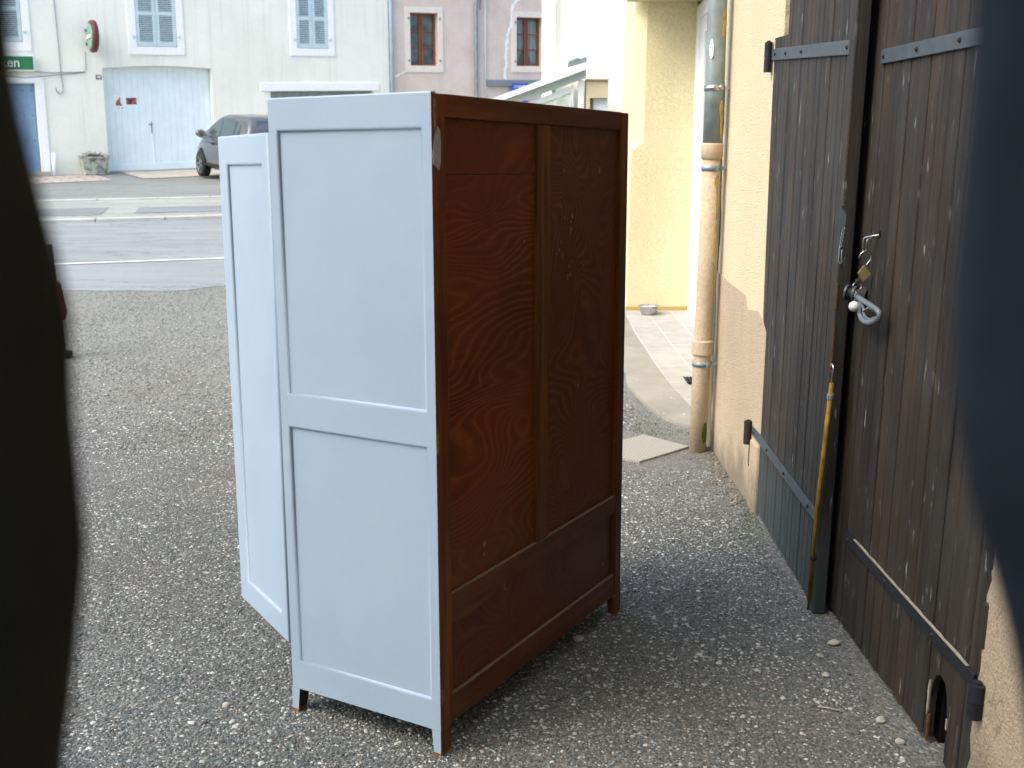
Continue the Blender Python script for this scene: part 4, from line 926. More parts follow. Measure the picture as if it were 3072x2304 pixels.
# boarded garage opening under a white lintel
bm = B(); fbox(bm, 4.06, 7.29, 3.352, 3.545, -.01, .035, .004); obj('lintel', bm, M['trim'], h1)
fboards(h1, 'garage_door', 4.32, 7.14, 1.9, 3.335, -.20, 6, M['zinc'])
bm = B(); tube(bm, [F(7.665, 1.6, .07), F(7.66, 8.4, .07)], .055, 14); dpa = tag(obj('downpipe', bm, M['zinc_blue']), 'blue-grey downpipe running between the pale house and the beige house', 'downpipe')
# cables on the facade
bm = B(); tube(bm, [F(-.66, 8.0, .02), F(-.645, 5.3, .02), F(-.63, 4.6, .025), F(-.62, 3.75, .02), F(-.60, 3.5, .03), F(-.61, 3.36, .03), F(-.67, 3.31, .03), F(-.74, 3.36, .03), F(-.76, 3.45, .03)], .010, 6); tag(obj('hanging_cable', bm, M['zinc']), 'thin grey cable running down the pale house and ending in a hook shaped loop', 'cable')
bm = B(); tube(bm, [F(-1.18, 3.80, .03), F(-.8, 3.775, .02), F(-.3, 3.79, .02), F(-.09, 3.80, .02), F(-.07, 3.86, .02), F(-.06, 4.24, .03)], .009, 6); tube(bm, [F(-1.9, 3.72, .02), F(-1.4, 3.66, .03), F(-1.0, 3.70, .02), F(-.7, 3.735, .03), F(-.3, 3.765, .02), F(-.1, 3.79, .02)], .008, 6); tag(obj('sign_cable', bm, M['zinc']), 'cable along the pale house wall between the green sign and the round sign', 'cable')
# signs
gs = thing('green_sign', 'green illuminated box sign with white lettering above the narrow blue door', 'sign')
bm = B(); fbox(bm, -2.95, -1.18, 3.80, 4.145, .03, .16, .008); obj('case', bm, M['white_pl'], gs)
bm = B(); fbox(bm, -2.92, -1.21, 3.83, 4.115, .158, .164); obj('face', bm, M['green'], gs)
me = text_mesh('Heineken', .285, .004, .004); me.transform(Matrix(((FC, 0, FS, 0), (FS, 0, -FC, 0), (.04, 1, 0, 0), (0, 0, 0, 1)))); me.materials.append(M['lettering'])
o = bpy.data.objects.new('lettering', me); COL.objects.link(o); o.location = F(-2.04, 3.975, .168); o.parent = gs
nb = thing('house_number', 'small dark enamel plate reading 48 beside the wide blue gate', 'number plate')
bm = B(); fbox(bm, .135, .262, 3.635, 3.735, .0, .012, .003); obj('plate', bm, M['red_dark'], nb)
me = text_mesh('48', .085, .002, .003); me.transform(Matrix(((FC, 0, FS, 0), (FS, 0, -FC, 0), (.04, 1, 0, 0), (0, 0, 0, 1)))); me.materials.append(M['lettering'])
o = bpy.data.objects.new('digits', me); COL.objects.link(o); o.location = F(.198, 3.685, .015); o.parent = nb
rs = thing('round_sign', 'round red rimmed sign with green face sticking out edge on from the pale house', 'sign')
bm = B(); n = 40; cz = 4.545
def RS(a, r, ds): return F(.055+ds, cz+r*math.sin(a), .40+r*math.cos(a))
rings = []
for r_, ds in ((.27, -.075), (.335, -.06), (.352, -.03), (.352, .035), (.335, .06), (.27, .07)):
    rings.append([bm.verts.new(RS(2*math.pi*k/n, r_, ds)) for k in range(n)])
for A_, B_ in zip(rings, rings[1:]):
    for k in range(n): bm.faces.new((A_[k], A_[(k+1) % n], B_[(k+1) % n], B_[k])).smooth = True
obj('rim', bm, M['red_dark'], rs)
for ds, nm in ((-.070, 'face'), (.066, 'face')):
    bm = B(); c1 = [bm.verts.new(RS(2*math.pi*k/n, .285, ds)) for k in range(n)]; c2 = [bm.verts.new(RS(2*math.pi*k/n, .27, ds*1.25)) for k in range(n)]
    for k in range(n): bm.faces.new((c1[k], c1[(k+1) % n], c2[(k+1) % n], c2[k]))
    bm.faces.new(c1[::-1]); bm.faces.new(c2); obj(nm, bm, M['green_pale'], rs)
bm = B(); box(bm, .055-.098, .055-.090, cz-.045, cz+.045, .2, .60, .002, F, 1); obj('name_band', bm, M['lettering'], rs)
bm = B()
for z in (cz-.055, cz+.047): box(bm, .055-.101, .055-.088, z, z+.008, .2, .60, 0, F)
obj('band_outline', bm, M['red_dark'], rs)
bm = B()
for z in (cz+.16, cz-.13): fbox(bm, .03, .08, z-.015, z+.015, .0, .16); fbox(bm, -.03, .06, z-.03, z+.03, .0, .06, .004)
obj('bracket', bm, M['iron_dark'], rs)
# posters
po = thing('poster', 'white paper poster with a brown seated shape on the left gate leaf', 'poster')
bm = B(); fbox(bm, .547, .785, 2.945, 3.295, -.219, -.216); obj('paper', bm, M['trim'], po)
bm = B(); prism(bm, [(.585, 3.05), (.59, 3.12), (.62, 3.17), (.66, 3.20), (.665, 3.235), (.69, 3.245), (.70, 3.22), (.69, 3.19), (.70, 3.14), (.71, 3.09), (.745, 3.065), (.74, 3.05)], lambda s, z: F(s, z, -.2145), lambda s, z: F(s, z, -.216)); obj('printed_shape', bm, plain('print_brown', srgb(176, 136, 116), .7, .2, 0, .4, 40), po)
bm = B(); fbox(bm, .71, .76, 3.19, 3.197, -.216, -.2145); fbox(bm, .72, .77, 3.115, 3.122, -.216, -.2145); fbox(bm, .63, .67, 2.985, 3.0, -.216, -.2145); fbox(bm, .72, .76, 2.98, 3.01, -.216, -.2145); obj('printed_lines', bm, plain('print_grey', srgb(158, 158, 190), .7, .2), po)
po = thing('flyer', 'small landscape flyer with a purple and red print on the left gate leaf', 'poster')
bm = B(); fbox(bm, .822, 1.082, 3.055, 3.235, -.219, -.216); obj('paper', bm, M['trim'], po)
m = N('flyer_print', .6, .2); m.base(m.ramp(m.noise(m.map(), 9, 3), [(.3, srgb(52, 34, 66)), (.5, srgb(110, 62, 84)), (.62, srgb(176, 96, 70)), (.72, srgb(226, 190, 150))])); 
bm = B(); fbox(bm, .830, 1.070, 3.075, 3.225, -.216, -.2145); obj('print', bm, m.m, po)
# bollard, planter
bm = B(); x_, y_, _ = F(-.93, 0, .14); lathe(bm, [(0, 0), (.062, 0), (.062, .50), (.0, .51)], 20); tag(obj('bollard', bm, M['white_pl'], None, False, (x_, y_, zg(y_)+.03)), 'short white tube post beside the jamb of the narrow blue door', 'post')
x_, y_, _ = F(-.10, 0, .30); pt = thing('planter', 'weathered concrete planter against the pale house left of the wide gate', 'planter', (x_, y_, zg(y_)+.03), A32)
m = N('lichen_concrete', .95, .15); v = m.map(); m.base(m.mix(srgb(180, 184, 176), srgb(112, 122, 100), m.ramp(m.noise(v, 6, 6, .7), [(.48, K(0)), (.6, K(1))]))); m.bump(m.noise(v, 40, 4), .006)
bm = B(); a_, b_ = (.23, .16), (.29, .20)
rr_ = [[bm.verts.new((sx_*q[0], sy_*q[1], z)) for sx_, sy_ in ((-1, -1), (1, -1), (1, 1), (-1, 1))] for q, z in ((a_, 0), (b_, .36), ((.31, .22), .365), ((.31, .22), .405), ((.26, .17), .405), ((.25, .16), .34))]
for A_, B_ in zip(rr_, rr_[1:]):
    for k in range(4): bm.faces.new((A_[k], A_[(k+1) % 4], B_[(k+1) % 4], B_[k]))
bm.faces.new(rr_[0]); bm.faces.new(rr_[-1]); obj('trough', bm, m.m, pt)
dpn = thing('dead_plant', 'dried reddish brown plant stems in the concrete planter', 'plant', (x_, y_, zg(y_)+.38), A32)
bm = B(); rq_ = random.Random(4)
for k in range(130):
    p = V3((rq_.uniform(-.22, .24), rq_.uniform(-.13, .13), 0)); d = V3((rq_.gauss(.02, .10), rq_.gauss(-.05, .08), rq_.uniform(.04, .19)*(1-.5*abs(p.x)/.25)))
    if p.x > .1 and rq_.random() < .4: d = V3((rq_.uniform(.02, .08), -.16, -.06)); 
    tube(bm, [p, p+d*.5+V3((0, 0, .03)), p+d], [.004, .0035, .002], 4)
    for q in range(2):
        c = p+d*rq_.uniform(.5, 1); e = V3((rq_.gauss(0, .02), rq_.gauss(0, .02), rq_.gauss(.005, .012))); f_ = V3((rq_.gauss(0, .012), rq_.gauss(0, .012), .012)); bm.faces.new([bm.verts.new(c), bm.verts.new(c+e), bm.verts.new(c+f_)])
obj('stems', bm, M['dead'], dpn)
# --- beige house
h2 = thing('beige_house', 'rough beige house across the street with brown wooden windows and repaired cracks', 'house')
WA, WB = (8.25, 9.095, 3.972, 5.358), (11.605, 12.485, 3.978, 5.335)
bm = B(); wall_holes(bm, 7.72, 12.66, 1.2, 8.2, [WA, WB], .22); obj('wall', bm, M['beige'], h2)
bm = B(); prism(bm, [(0, 8.1), (-3.2, 9.8), (-6.3, 8.1)], lambda n, z: F(7.65, z, n+.35), lambda n, z: F(12.9, z, n+.35)); obj('roof', bm, plain('red_tile_roof', srgb(140, 86, 66), .9, .2, 0, .2, 4), h2)
def window(parent, w_, curtain):
    s0, s1, z0, z1 = w_
    bm = B(); surround(bm, s0-.155, s1+.145, z0-.15, z1+.15, s0, s1, z0, z1, -.01, .022); fbox(bm, s0, s1, z0-.001, z0+.02, -.2, .02); obj('window_surround', bm, M['trimc'], parent)
    bm = B(); mid = (s0+s1)/2; n0, n1 = -.20, -.15
    fbox(bm, s0+.002, s0+.03, z0+.02, z1-.002, n0, n1); fbox(bm, s1-.06, s1-.002, z0+.02, z1-.002, n0, n1); fbox(bm, s0+.03, s1-.06, z0+.021, z0+.07, n0, n1); fbox(bm, s0+.03, s1-.06, z1-.045, z1-.003, n0, n1)
    mid = (s0+s1)/2-.015
    fbox(bm, mid-.07, mid-.008, z0+.07, z1-.045, n0, n1+.005, .004); fbox(bm, mid+.004, mid+.066, z0+.07, z1-.045, n0, n1+.015, .006)
    H = z1-z0
    for q in (.36, .665):
        fbox(bm, s0+.03, mid-.07, z0+H*q-.012, z0+H*q+.012, n0, n1-.01); fbox(bm, mid+.066, s1-.06, z0+H*q-.012, z0+H*q+.012, n0, n1-.01)
    wf = obj('window', bm, M['wood_frame'], parent)
    bm = B(); fbox(bm, s0+.02, s1-.03, z0+.05, z1-.02, -.190, -.184); obj('pane', bm, M['glass'] if not curtain else M['glass2'], wf)
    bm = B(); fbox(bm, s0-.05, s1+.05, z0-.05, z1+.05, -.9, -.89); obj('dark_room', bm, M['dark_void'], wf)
    if curtain:
        for c0, c1, sw in ((s0+.04, mid-.03, 1), (mid+.05, s1-.07, -1)):
            bm = B(); n = 40; rows = 14; g = []
            for j in range(rows+1):
                t = j/rows; z = z1-.05-(z1-z0-.16)*t*(1 if sw < 0 else .92); row = []
                for i in range(n+1):
                    uu = i/n; cut = (.55*max(0, t-.62)/.38)
                    s_ = c0+(c1-c0)*(uu*(1-cut) if sw > 0 else cut+uu*(1-cut)); row.append(bm.verts.new(F(s_, z, -.25+.014*math.sin(uu*38+t*1.5))))
                g.append(row)
            for a_, b_ in zip(g, g[1:]):
                for i in range(n): bm.faces.new((a_[i], a_[i+1], b_[i+1], b_[i])).smooth = True
            obj('net_curtain', bm, M['net'], wf)
    for z in (z0+.15, z1-.15):
        for s_ in (s0-.05, s1+.05): bm = B(); fbox(bm, s_-.012, s_+.012, z-.03, z+.03, .022, .045, .003); obj('shutter_pin', bm, M['iron'], parent)
m = N('clear_glass', .03, .5); m.base((.9, .95, .95, 1)); m.p.inputs['Transmission Weight'].default_value = .95; m.p.inputs['IOR'].default_value = 1.3; M['glass2'] = m.m
window(h2, WA, False); window(h2, WB, True)
def crack(pts, wd):
    bm = B(); r_ = random.Random(len(pts)); L, Rr = [], []
    for i, (s_, z) in enumerate(pts):
        w_ = wd*(.6+.8*r_.random()); L.append((s_-w_, z+w_*.3)); Rr.append((s_+w_, z-w_*.3))
    prism(bm, L+Rr[::-1], lambda s, z: F(s, z, .006), lambda s, z: F(s, z, -.004)); return obj('crack_repair', bm, M['trim'], h2)
def wig(pts, n=5, seed=1, amp=.025):
    r_ = random.Random(seed); out = []
    for (a, b), (c, d) in zip(pts, pts[1:]):
        for k in range(n): out.append((a+(c-a)*k/n+r_.uniform(-amp, amp), b+(d-b)*k/n))
    return out+[pts[-1]]
crack(wig([(11.75, 5.9), (11.62, 5.75), (11.47, 5.62), (11.44, 5.15), (11.33, 4.9), (11.29, 4.55), (11.24, 4.3), (11.26, 4.1), (11.23, 3.64)], 5, 3), .035)
crack(wig([(7.80, 3.70), (7.88, 3.76), (8.0, 3.80), (8.10, 3.84)], 4, 5, .01), .03)
bm = B(); tube(bm, [F(10.25, 1.9, .07), F(10.25, 5.66, .07), F(10.28, 5.76, .08), F(10.42, 5.86, .12), F(10.44, 8.0, .12)], .052, 14); 
for z in (4.6, 5.4): cyl(bm, F(10.25, z-.012, .07), F(10.25, z+.012, .07), .058, n=14)
tag(obj('downpipe', bm, M['zinc']), 'grey zinc downpipe halfway along the beige house between its two windows', 'downpipe')
bm = B(); tube(bm, [F(10.57, 1.9, .03), F(10.57, 8.0, .03)], .018, 8); tag(obj('conduit', bm, M['white_pl']), 'thin white conduit running up the beige house right of its grey downpipe', 'pipe')
bm = B(); tube(bm, [F(10.42, 5.9, .04), F(10.41, 5.66, .04), F(10.39, 5.55, .05), F(10.40, 5.50, .05)], .010, 6); tag(obj('cut_cable', bm, M['iron_dark']), 'short dark cable end dangling beside the grey downpipe of the beige house', 'cable')
gb = thing('sign_board', 'long grey fascia board fixed on the beige house over the blue sign', 'sign')
bm = B(); fbox(bm, 10.61, 13.2, 3.448, 3.615, .0, .10, .004); obj('board', bm, M['grey_sign'], gb)
bs = thing('blue_sign', 'small blue sign with white lettering hanging below the grey fascia of the beige house', 'sign')
bm = B(); fbox(bm, 11.38, 11.90, 2.95, 3.515, .11, .17, .004); obj('panel', bm, M['blue_sign'], bs)
me = text_mesh('LA BANQUE', .088, .003, .002); me.transform(Matrix(((FC, 0, FS, 0), (FS, 0, -FC, 0), (.04, 1, 0, 0), (0, 0, 0, 1)))); me.materials.append(M['lettering'])
o = bpy.data.objects.new('lettering', me); COL.objects.link(o); o.location = F(11.66, 3.425, .173); o.parent = bs
bm = B(); fbox(bm, 11.52, 11.88, 3.05, 3.36, .17, .174); obj('white_field', bm, M['trim'], bs)
bm = B(); fbox(bm, 12.668, 12.80, 1.5, 8.4, -.02, .10); fbox(bm, 12.80, 22, 1.2, 8.6, -6, .04); tag(obj('white_street_house', bm, M['whitewall']), 'white rendered house at the right end of the far street row', 'house')

# ------------------------------------------------------------------ white house and sloping porch in the middle distance
wh = thing('white_house', 'bright white rendered house behind the yellow pier, left of the downpipe', 'house')
bm = B()
box(bm, .62, 5.0, 16.0, 23.0, .3, 7.5); obj('wall', bm, M['whitewall'], wh)
bm = B(); prism(bm, [(.3, 7.45), (2.8, 8.9), (5.3, 7.45)], lambda x, z: (x, 15.7, z), lambda x, z: (x, 23.3, z)); obj('roof', bm, plain('tile_roof_b', srgb(150, 92, 70), .9, .2, 0, .2, 4), wh)
bm = B(); tube(bm, [(.60, 15.93, .4), (.60, 15.93, 7.4)], .035, 12); obj('gutter_pipe', bm, M['trim'], wh)
pc = thing('porch', 'light grey lean-to porch with sloping roof and wrought scroll against the white house', 'porch')
M['pgrey'] = plain('light_grey_painted_metal', srgb(224, 230, 228), .5, .4, 0, .04)
M['pgrey2'] = plain('grey_green_painted_metal', srgb(200, 208, 203), .5, .4, 0, .05)
def slope(x): return 2.471+(x+.123)*.361
bm = B(); prism(bm, [(-1.6, slope(-1.6)), (.924, slope(.924)), (.924, slope(.924)-.075), (-1.6, slope(-1.6)-.06)], lambda x, z: (x, 13.86, z), lambda x, z: (x, 15.9, z+.02)); obj('roof', bm, M['pgrey'], pc)
bm = B(); prism(bm, [(-1.6, slope(-1.6)-.062), (.92, slope(.92)-.077), (.92, slope(.92)-.165), (-1.6, slope(-1.6)-.14)], lambda x, z: (x, 13.95, z), lambda x, z: (x, 14.03, z)); obj('edge_beam', bm, M['pgrey2'], pc)
for q_ in ((.828, .900, 13.97, 14.03, .5, 2.655, .004), (.742, .772, 13.975, 14.02, .5, 2.60, .003), (-1.5, -1.43, 13.97, 14.03, .5, 1.85, .004)):
    bm = B(); box(bm, *q_); obj('post', bm, M['pgrey'], pc)
bm = B(); prism(bm, [(-1.43, 1.80), (.74, 2.58), (.74, 2.505), (-1.43, 1.73)], lambda x, z: (x, 13.985, z), lambda x, z: (x, 14.015, z)); obj('sub_beam', bm, M['pgrey'], pc)
bm = B(); box(bm, -1.43, .742, 14.0, 14.006, .55, 1.78); prism(bm, [(-1.43, 1.78), (.742, 1.78), (.742, 2.5)], lambda x, z: (x, 14.0, z), lambda x, z: (x, 14.006, z)); obj('frosted_pane', bm, plain('frosted_pane', srgb(214, 222, 214), .4, .4, 0, .03), pc)
bm = B(); pts = []
for k in range(60):
    t = k/59*2.6*math.pi; r_ = .105-.085*k/59; pts.append((.625-r_*math.cos(t+2.9), 13.96, 2.395+r_*math.sin(t+2.9)*1.0))
tube(bm, pts, .006, 6); tube(bm, [(.742, 13.96, 2.20), (.735, 13.96, 2.32), pts[0]], .006, 6); obj('scroll', bm, M['pgrey2'], pc)
bm = B(); prism(bm, [(.69, 2.80), (.925, 2.862), (.925, 2.93), (.86, 2.905), (.80, 2.912), (.70, 2.872)], lambda x, z: (x, 13.9, z), lambda x, z: (x, 13.93, z)); obj('lead_flashing', bm, M['zinc'], pc)
an = thing('porch_side_wall', 'cream rendered low wall with a small window beside the porch post', 'wall')
bm = B(); box(bm, .928, 1.20, 13.98, 14.3, 2.44, 2.65); box(bm, .928, .975, 13.98, 14.3, .5, 2.44); box(bm, .975, 1.20, 14.12, 14.3, .5, 2.44); obj('masonry', bm, M['cream'], an)
bm = B(); box(bm, .926, 1.205, 13.95, 14.32, 2.651, 2.668); obj('coping', bm, M['tan'], an)
bm = B(); box(bm, 1.02, 1.2, 14.06, 14.119, 1.5, 2.438, .004); obj('window', bm, M['white_pl'], an)

# ------------------------------------------------------------------ parked car, nose to the pale house
car = thing('parked_car', 'mauve-grey hatchback parked nose-in towards the pale house, half hidden by the wardrobe', 'car')
cx_, cy_, _ = F(2.50, 0, 3.75)       # car centre
HD = math.atan2(FC, -FS)                # heading: towards the facade
car.location = (cx_, cy_, zg(cy_)+.022); car.rotation_euler = (Matrix.Rotation(HD, 3, 'Z') @ Matrix.Rotation(-math.atan(.075*FC), 3, 'Y')).to_euler(); car.scale = (.93, .93, .93)
# body: lofted sections along x (front +)
def carsec(x):
    X = [-2.02, -1.9, -1.55, -1.2, -.6, 0, .45, .95, 1.3, 1.75, 2.0, 2.08]
    top_ = [.86, .98, 1.0, 1.0, .985, .97, .96, .95, .92, .80, .66, .55]; hw = [.72, .80, .855, .865, .87, .87, .87, .865, .85, .80, .70, .58]; bt = [.38, .27, .22, .20, .20, .20, .20, .20, .22, .25, .30, .36]
    i = np.interp; return i(x, X, top_), i(x, X, hw), i(x, X, bt)
bm = B(); n = 54; rows = []
for k in range(n+1):
    x = -2.02+4.10*k/n; zt_, w_, zb_ = carsec(x)
    prof = [(0, zb_), (.75, zb_), (.93, zb_+.05), (.98, zb_+.16), (1.0, zb_+(zt_-zb_)*.48), (.995, zb_+(zt_-zb_)*.68), (.965, zt_-.06), (.91, zt_-.012), (.8, zt_), (0, zt_+.03)]
    rows.append([bm.verts.new((x, w_*p, z)) for p, z in prof]+[bm.verts.new((x, -w_*p, z)) for p, z in prof[::-1]])
for A_, B_ in zip(rows, rows[1:]):
    for q in range(len(A_)): bm.faces.new((A_[q], A_[(q+1) % len(A_)], B_[(q+1) % len(A_)], B_[q])).smooth = True
bm.faces.new(rows[0]); bm.faces.new(rows[-1][::-1])
body = obj('body', bm, M['car'], car)
# cabin
cab = [(-1.98, .93, .80, 0), (-1.80, 1.20, .70, 0), (-1.62, 1.40, .62, 0), (-1.30, 1.475, .60, 0), (-.6, 1.50, .61, 0), (0, 1.485, .61, 0), (.35, 1.44, .61, 0), (.75, 1.27, .68, 0), (1.15, 1.05, .76, 0), (1.35, .93, .80, 0)]
bm = B(); rows = []
for x, zt_, w_, _ in cab:
    wb_ = .83; zb_ = .90; prof = [(wb_, zb_), (wb_-.02, zb_+(zt_-zb_)*.12), (w_+.06, zt_-.10 if zt_ > 1.1 else zb_+(zt_-zb_)*.6), (w_+.02, zt_-.035 if zt_ > 1.1 else zt_-.01), (w_-.08, zt_), (0, zt_+.015)]
    rows.append([bm.verts.new((x, p, z)) for p, z in prof]+[bm.verts.new((x, -p, z)) for p, z in prof[::-1][1:]])
for A_, B_ in zip(rows, rows[1:]):
    for q in range(len(A_)-1): bm.faces.new((A_[q], A_[q+1], B_[q+1], B_[q])).smooth = True
bm.faces.new(rows[0]); bm.faces.new(rows[-1][::-1]); obj('roof', bm, M['car'], car)
def cabz(x): return np.interp(x, [c[0] for c in cab], [c[1] for c in cab])
def cabw(x, z):
    zt_ = cabz(x); w_ = np.interp(x, [c[0] for c in cab], [c[2] for c in cab]); return float(np.interp(z, [.90, .90+(zt_-.90)*.12, max(zt_-.10, .95), max(zt_-.035, .96)], [.83, .81, w_+.06, w_+.02]))
def sidewin(poly, sgn):
    bm = B(); fs = prism(bm, poly, lambda x, z: (x, sgn*(cabw(x, z)+.012), z), lambda x, z: (x, sgn*(cabw(x, z)-.02), z)); return obj('side_window', bm, M['carglass'], car)
for sg in (1, -1):
    sidewin([(-.02, .955), (.98, .955), (.72, 1.19), (.42, 1.36), (.02, 1.40)], sg); sidewin([(-.95, .96), (-.10, .955), (-.06, 1.40), (-.6, 1.41), (-.95, 1.36)], sg); sidewin([(-1.35, 1.0), (-1.03, .965), (-1.03, 1.35), (-1.25, 1.28)], sg)
bm = B(); prism(bm, [(-.55, .02), (.55, .02), (.60, .25), (.48, .97), (-.48, .97), (-.60, .25)], lambda y, t: (-1.97+.33*t, y, .975+.42*t), lambda y, t: (-1.93+.33*t, y, .955+.42*t)); obj('rear_window', bm, M['carglass'], car)
bm = B(); prism(bm, [(-.66, .0), (.66, .0), (.52, 1), (-.52, 1)], lambda y, t: (1.20-.72*t, y, 1.035+.385*t+.012), lambda y, t: (1.18-.72*t, y, 1.02+.385*t-.01)); obj('windscreen', bm, M['carglass'], car)
bm = B(); prism(bm, [(-1.5, .83), (-1.2, .86), (1.2, .84), (1.2, .85), (-1.5, .845)], lambda x, z: (x, .874, z), lambda x, z: (x, .85, z)); obj('side_crease', bm, M['car'], car)
for sg in (1, -1):
    bm = B(); prism(bm, [(-.2, .30), (1.0, .30), (1.0, .345), (-.2, .345)], lambda x, z: (x, sg*.882, z), lambda x, z: (x, sg*.85, z)); obj('sill_trim', bm, M['rubber'], car)
    bm = B(); bmesh.ops.create_uvsphere(bm, u_segments=16, v_segments=10, radius=1, matrix=Matrix.Translation((.82, sg*.98, 1.03)) @ Matrix.Diagonal((.075, .12, .085, 1))); mir = obj('mirror', bm, M['car'], car, True)
    bm = B(); prism(bm, [(-.085, -.05), (.085, -.05), (.09, .045), (-.085, .05)], lambda y, z: (.752, sg*.98+y, 1.03+z), lambda y, z: (.775, sg*.98+y, 1.03+z)); obj('mirror_glass', bm, M['steel'], mir)
    bm = B(); box(bm, .78, .86, min(sg*.84, sg*.93), max(sg*.84, sg*.93), .975, 1.0, .005); obj('mirror_arm', bm, M['rubber'], mir)
    bm = B(); box(bm, .18, .34, min(sg*.868, sg*.90), max(sg*.868, sg*.90), .80, .83, .006); box(bm, -.75, -.6, min(sg*.868, sg*.90), max(sg*.868, sg*.90), .81, .84, .006); obj('door_handle', bm, M['iron_dark'], car)
    bm = B(); prism(bm, [(-1.9, .62), (-1.72, .62), (-1.78, .88), (-1.93, .86)], lambda x, z: (x, sg*(.80 if x > -1.85 else .785)+sg*.03, z), lambda x, z: (x, sg*.74, z)); obj('tail_light', bm, M['red'], car)
    for wx in (1.28, -1.25):
        w_ = bpy.data.objects.new('wheel', None); COL.objects.link(w_); w_.parent = car; w_.location = (wx, sg*.80, .315)
        bm = B(); rg = []
        for yy, rr_ in ((-.10, .22), (-.10, .295), (-.07, .313), (.055, .313), (.095, .295), (.10, .22), (.06, .215), (.0, .20), (-.06, .2)):
            rg.append([bm.verts.new((rr_*math.cos(2*math.pi*k/36), sg*yy, rr_*math.sin(2*math.pi*k/36))) for k in range(36)])
        for A_, B_ in zip(rg, rg[1:]+rg[:1]):
            for k in range(36): bm.faces.new((A_[k], A_[(k+1) % 36], B_[(k+1) % 36], B_[k])).smooth = True
        obj('tyre', bm, M['rubber'], w_)
        bm = B(); cyl(bm, (0, sg*.03, 0), (0, sg*.095, 0), .05, .04, 14)
        tube(bm, [(.212*math.cos(2*math.pi*k/30), sg*.085, .212*math.sin(2*math.pi*k/30)) for k in range(30)], .013, 6, closed=True)
        for q in range(7):
            a_ = 2*math.pi*q/7; d = V3((math.cos(a_), 0, math.sin(a_))); e_ = V3((-math.sin(a_), 0, math.cos(a_)))
            prism(bm, [(.03, -.028), (.21, -.018), (.21, .018), (.03, .028)], lambda r_, t_: d*r_+e_*t_+V3((0, sg*.088, 0)), lambda r_, t_: d*r_+e_*t_+V3((0, sg*.07, 0)))
        obj('rim', bm, plain('alloy_rim', srgb(140, 150, 152), .35, .5, .7), w_)
        bm = B(); cyl(bm, (0, sg*.0, 0), (0, sg*.012, 0), .2, n=24); obj('brake_disc', bm, M['iron_dark'], w_)
    for wx in (1.28, -1.25):
        bm = B(); rg = []
        n = 24; arc_ = [(wx+.375*math.cos(math.pi*k/n), .305+.375*math.sin(math.pi*k/n)) for k in range(n+1)]
        prism(bm, arc_+[(wx-.375, .215), (wx+.375, .215)], lambda x, z: (x, sg*min(carsec(x)[1]*1.0+.0035, .8745), z), lambda x, z: (x, sg*.72, z)); obj('wheel_arch', bm, M['dark_void'], car)
bm = B(); box(bm, -2.035, -2.0, -.26, .26, .60, .71, .004); obj('number_plate', bm, M['trim'], car)
bm = B(); prism(bm, [(-.6, .30), (.6, .30), (.68, .52), (-.68, .52)], lambda y, z: (-2.04, y, z), lambda y, z: (-1.98, y, z)); obj('rear_bumper', bm, M['car'], car)

# ------------------------------------------------------------------ red banded post half seen at the left of the yard
ps = thing('red_banded_post', 'brown post with a red band and dark rubber foot at the left yard edge', 'post', (-3.45, 8.3, zg(8.3)))
bm = B(); tube(bm, [(-.01, 0, .05), (-.03, 0, .5), (-.045, 0, .87)], [.022, .018, .018], 14); obj('post', bm, M['rust'], ps)
bm = B(); tube(bm, [(-.004, 0, .30), (.012, 0, .36), (-.01, 0, .56), (-.02, 0, .575)], [.030, .034, .026, .024], 14); obj('red_band', bm, M['red'], ps)
bm = B(); box(bm, -.12, .05, -.05, .05, .0, .055, .018, None, 3); obj('foot', bm, M['rubber'], ps)
bm = B(); tube(bm, [(-.043, 0, .84), (-.20, .0, .855)], .012, 10); obj('cross_bar', bm, M['rust'], ps)

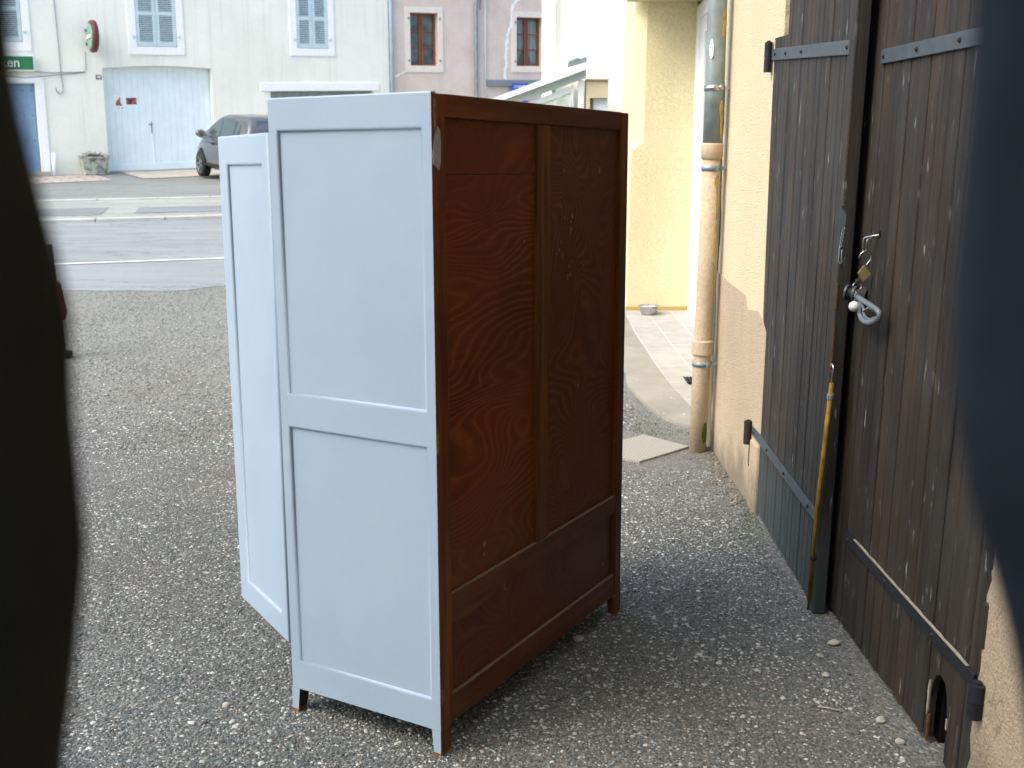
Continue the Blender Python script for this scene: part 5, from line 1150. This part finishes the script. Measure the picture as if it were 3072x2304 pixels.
# ------------------------------------------------------------------ unseen house added to shade the near yard, and added lens blade stand-ins
bh = thing('rear_house', 'tall plain unseen house added behind the viewer to shade the near yard', 'house')
bm = B(); box(bm, -9, 9, -9, -2.2, -.1, 8.6); obj('wall', bm, M['pale'], bh)
bm = B(); prism(bm, [(-1.8, 8.5), (-5.6, 10.8), (-9.4, 8.5)], lambda y, z: (-9.4, y, z), lambda y, z: (9.4, y, z)); obj('roof', bm, plain('rear_roof', srgb(140, 90, 70), .9, .2), bh)
YC = .25
def curtain(name, label, prof, out, m, seed):
    """stand-in for a lens cover blade, shaped as an added drape from rail to ground; prof = inner edge (x, z), out = outer width"""
    zs = [z for _, z in prof]; bm = B(); rows = []; r_ = random.Random(seed); n = 48; sgn = 1 if out > 0 else -1
    Z = [.02, .25, .5, .75, .95, 1.1, 1.2, 1.28, 1.34]+[1.36+.008*i for i in range(32)]+[1.64, 1.7, 1.8, 1.95, 2.1, 2.22]
    pz_, px_ = zip(*sorted((z, x) for x, z in prof))
    for z in Z:
        xi = float(np.interp(z, pz_, px_)); w_ = abs(out)*(1-.25*max(0, (z-1.6)/.6)); row = []
        c = xi+sgn*w_/2
        for k in range(n):
            a = 2*math.pi*k/n; ce = math.cos(a); rr_ = 1+(.10*math.sin(7*a+seed)+.07*math.sin(11*a+2*seed+z*1.5))*(1-abs(ce)**3)
            row.append(bm.verts.new((c+w_/2*ce*(1 if abs(ce) > .9 else rr_), YC+.022*math.sin(a)*rr_, z)))
        rows.append(row)
    for A_, B_ in zip(rows, rows[1:]):
        for k in range(n): bm.faces.new((A_[k], A_[(k+1) % n], B_[(k+1) % n], B_[k])).smooth = True
    bm.faces.new(rows[0][::-1]); bm.faces.new(rows[-1])
    t = thing(name, label, 'curtain'); obj('cloth', bm, m, t)
    bm = B(); cx0 = sum(v_[0] for v_ in [((float(np.interp(2.2, pz_, px_))+sgn*abs(out)*.4), 0)])
    for q in (-.03, 0, .03): tube(bm, [(cx0+q, YC+.020*math.cos(t_), 2.245+.020*math.sin(t_)) for t_ in [2*math.pi*i/16 for i in range(16)]], .0022, 6, closed=True)
    obj('stand_in_rings', bm, M['steel'], t); return t
k_ = .25/.30
LP = [(-.1344, 1.6061), (-.1351, 1.5935), (-.1346, 1.5826), (-.1306, 1.5583), (-.126, 1.5333), (-.1247, 1.5205), (-.1259, 1.4942), (-.1254, 1.4598), (-.1256, 1.4527), (-.1277, 1.4395), (-.1327, 1.4101), (-.1375, 1.3859)]
RP = [(.1244, 1.6056), (.1254, 1.5759), (.1244, 1.5449), (.125, 1.5202), (.1277, 1.4937), (.1345, 1.4662), (.1396, 1.4521), (.1448, 1.4389), (.1495, 1.4233), (.1534, 1.4095), (.1591, 1.3852)]
LP = [(x*k_+.0014, 1.562+(z-1.562)*k_) for x, z in LP]; RP = [(x*k_-.0014, 1.562+(z-1.562)*k_) for x, z in RP]
curtain('lens_blade_stand_in', 'blurred brownish black stand-in for a lens cover blade at the left edge of the view', LP+[(-.128, 1.3), (-.135, .02), (-.118, 1.66), (-.13, 2.25)], -.075, M['blade_l'], 1)
curtain('lens_blade_stand_in', 'blurred slate blue-black stand-in for a lens cover blade at the right edge of the view', RP+[(.140, 1.3), (.145, .02), (.106, 1.66), (.115, 2.25)], .075, M['blade_r'], 4)
cr = thing('added_rail', 'thin dark rail added over the viewer to carry the two lens blade stand-ins', 'rail')
bm = B(); tube(bm, [(-.9, YC, 2.262), (1.14, YC, 2.262)], .010, 12); obj('rod', bm, M['iron_dark'], cr)
bm = B(); tube(bm, [(-.9, YC, 2.262), (-.9, -2.2, 2.262)], .010, 12); obj('bracket', bm, M['iron_dark'], cr)
bpy.context.view_layer.update()
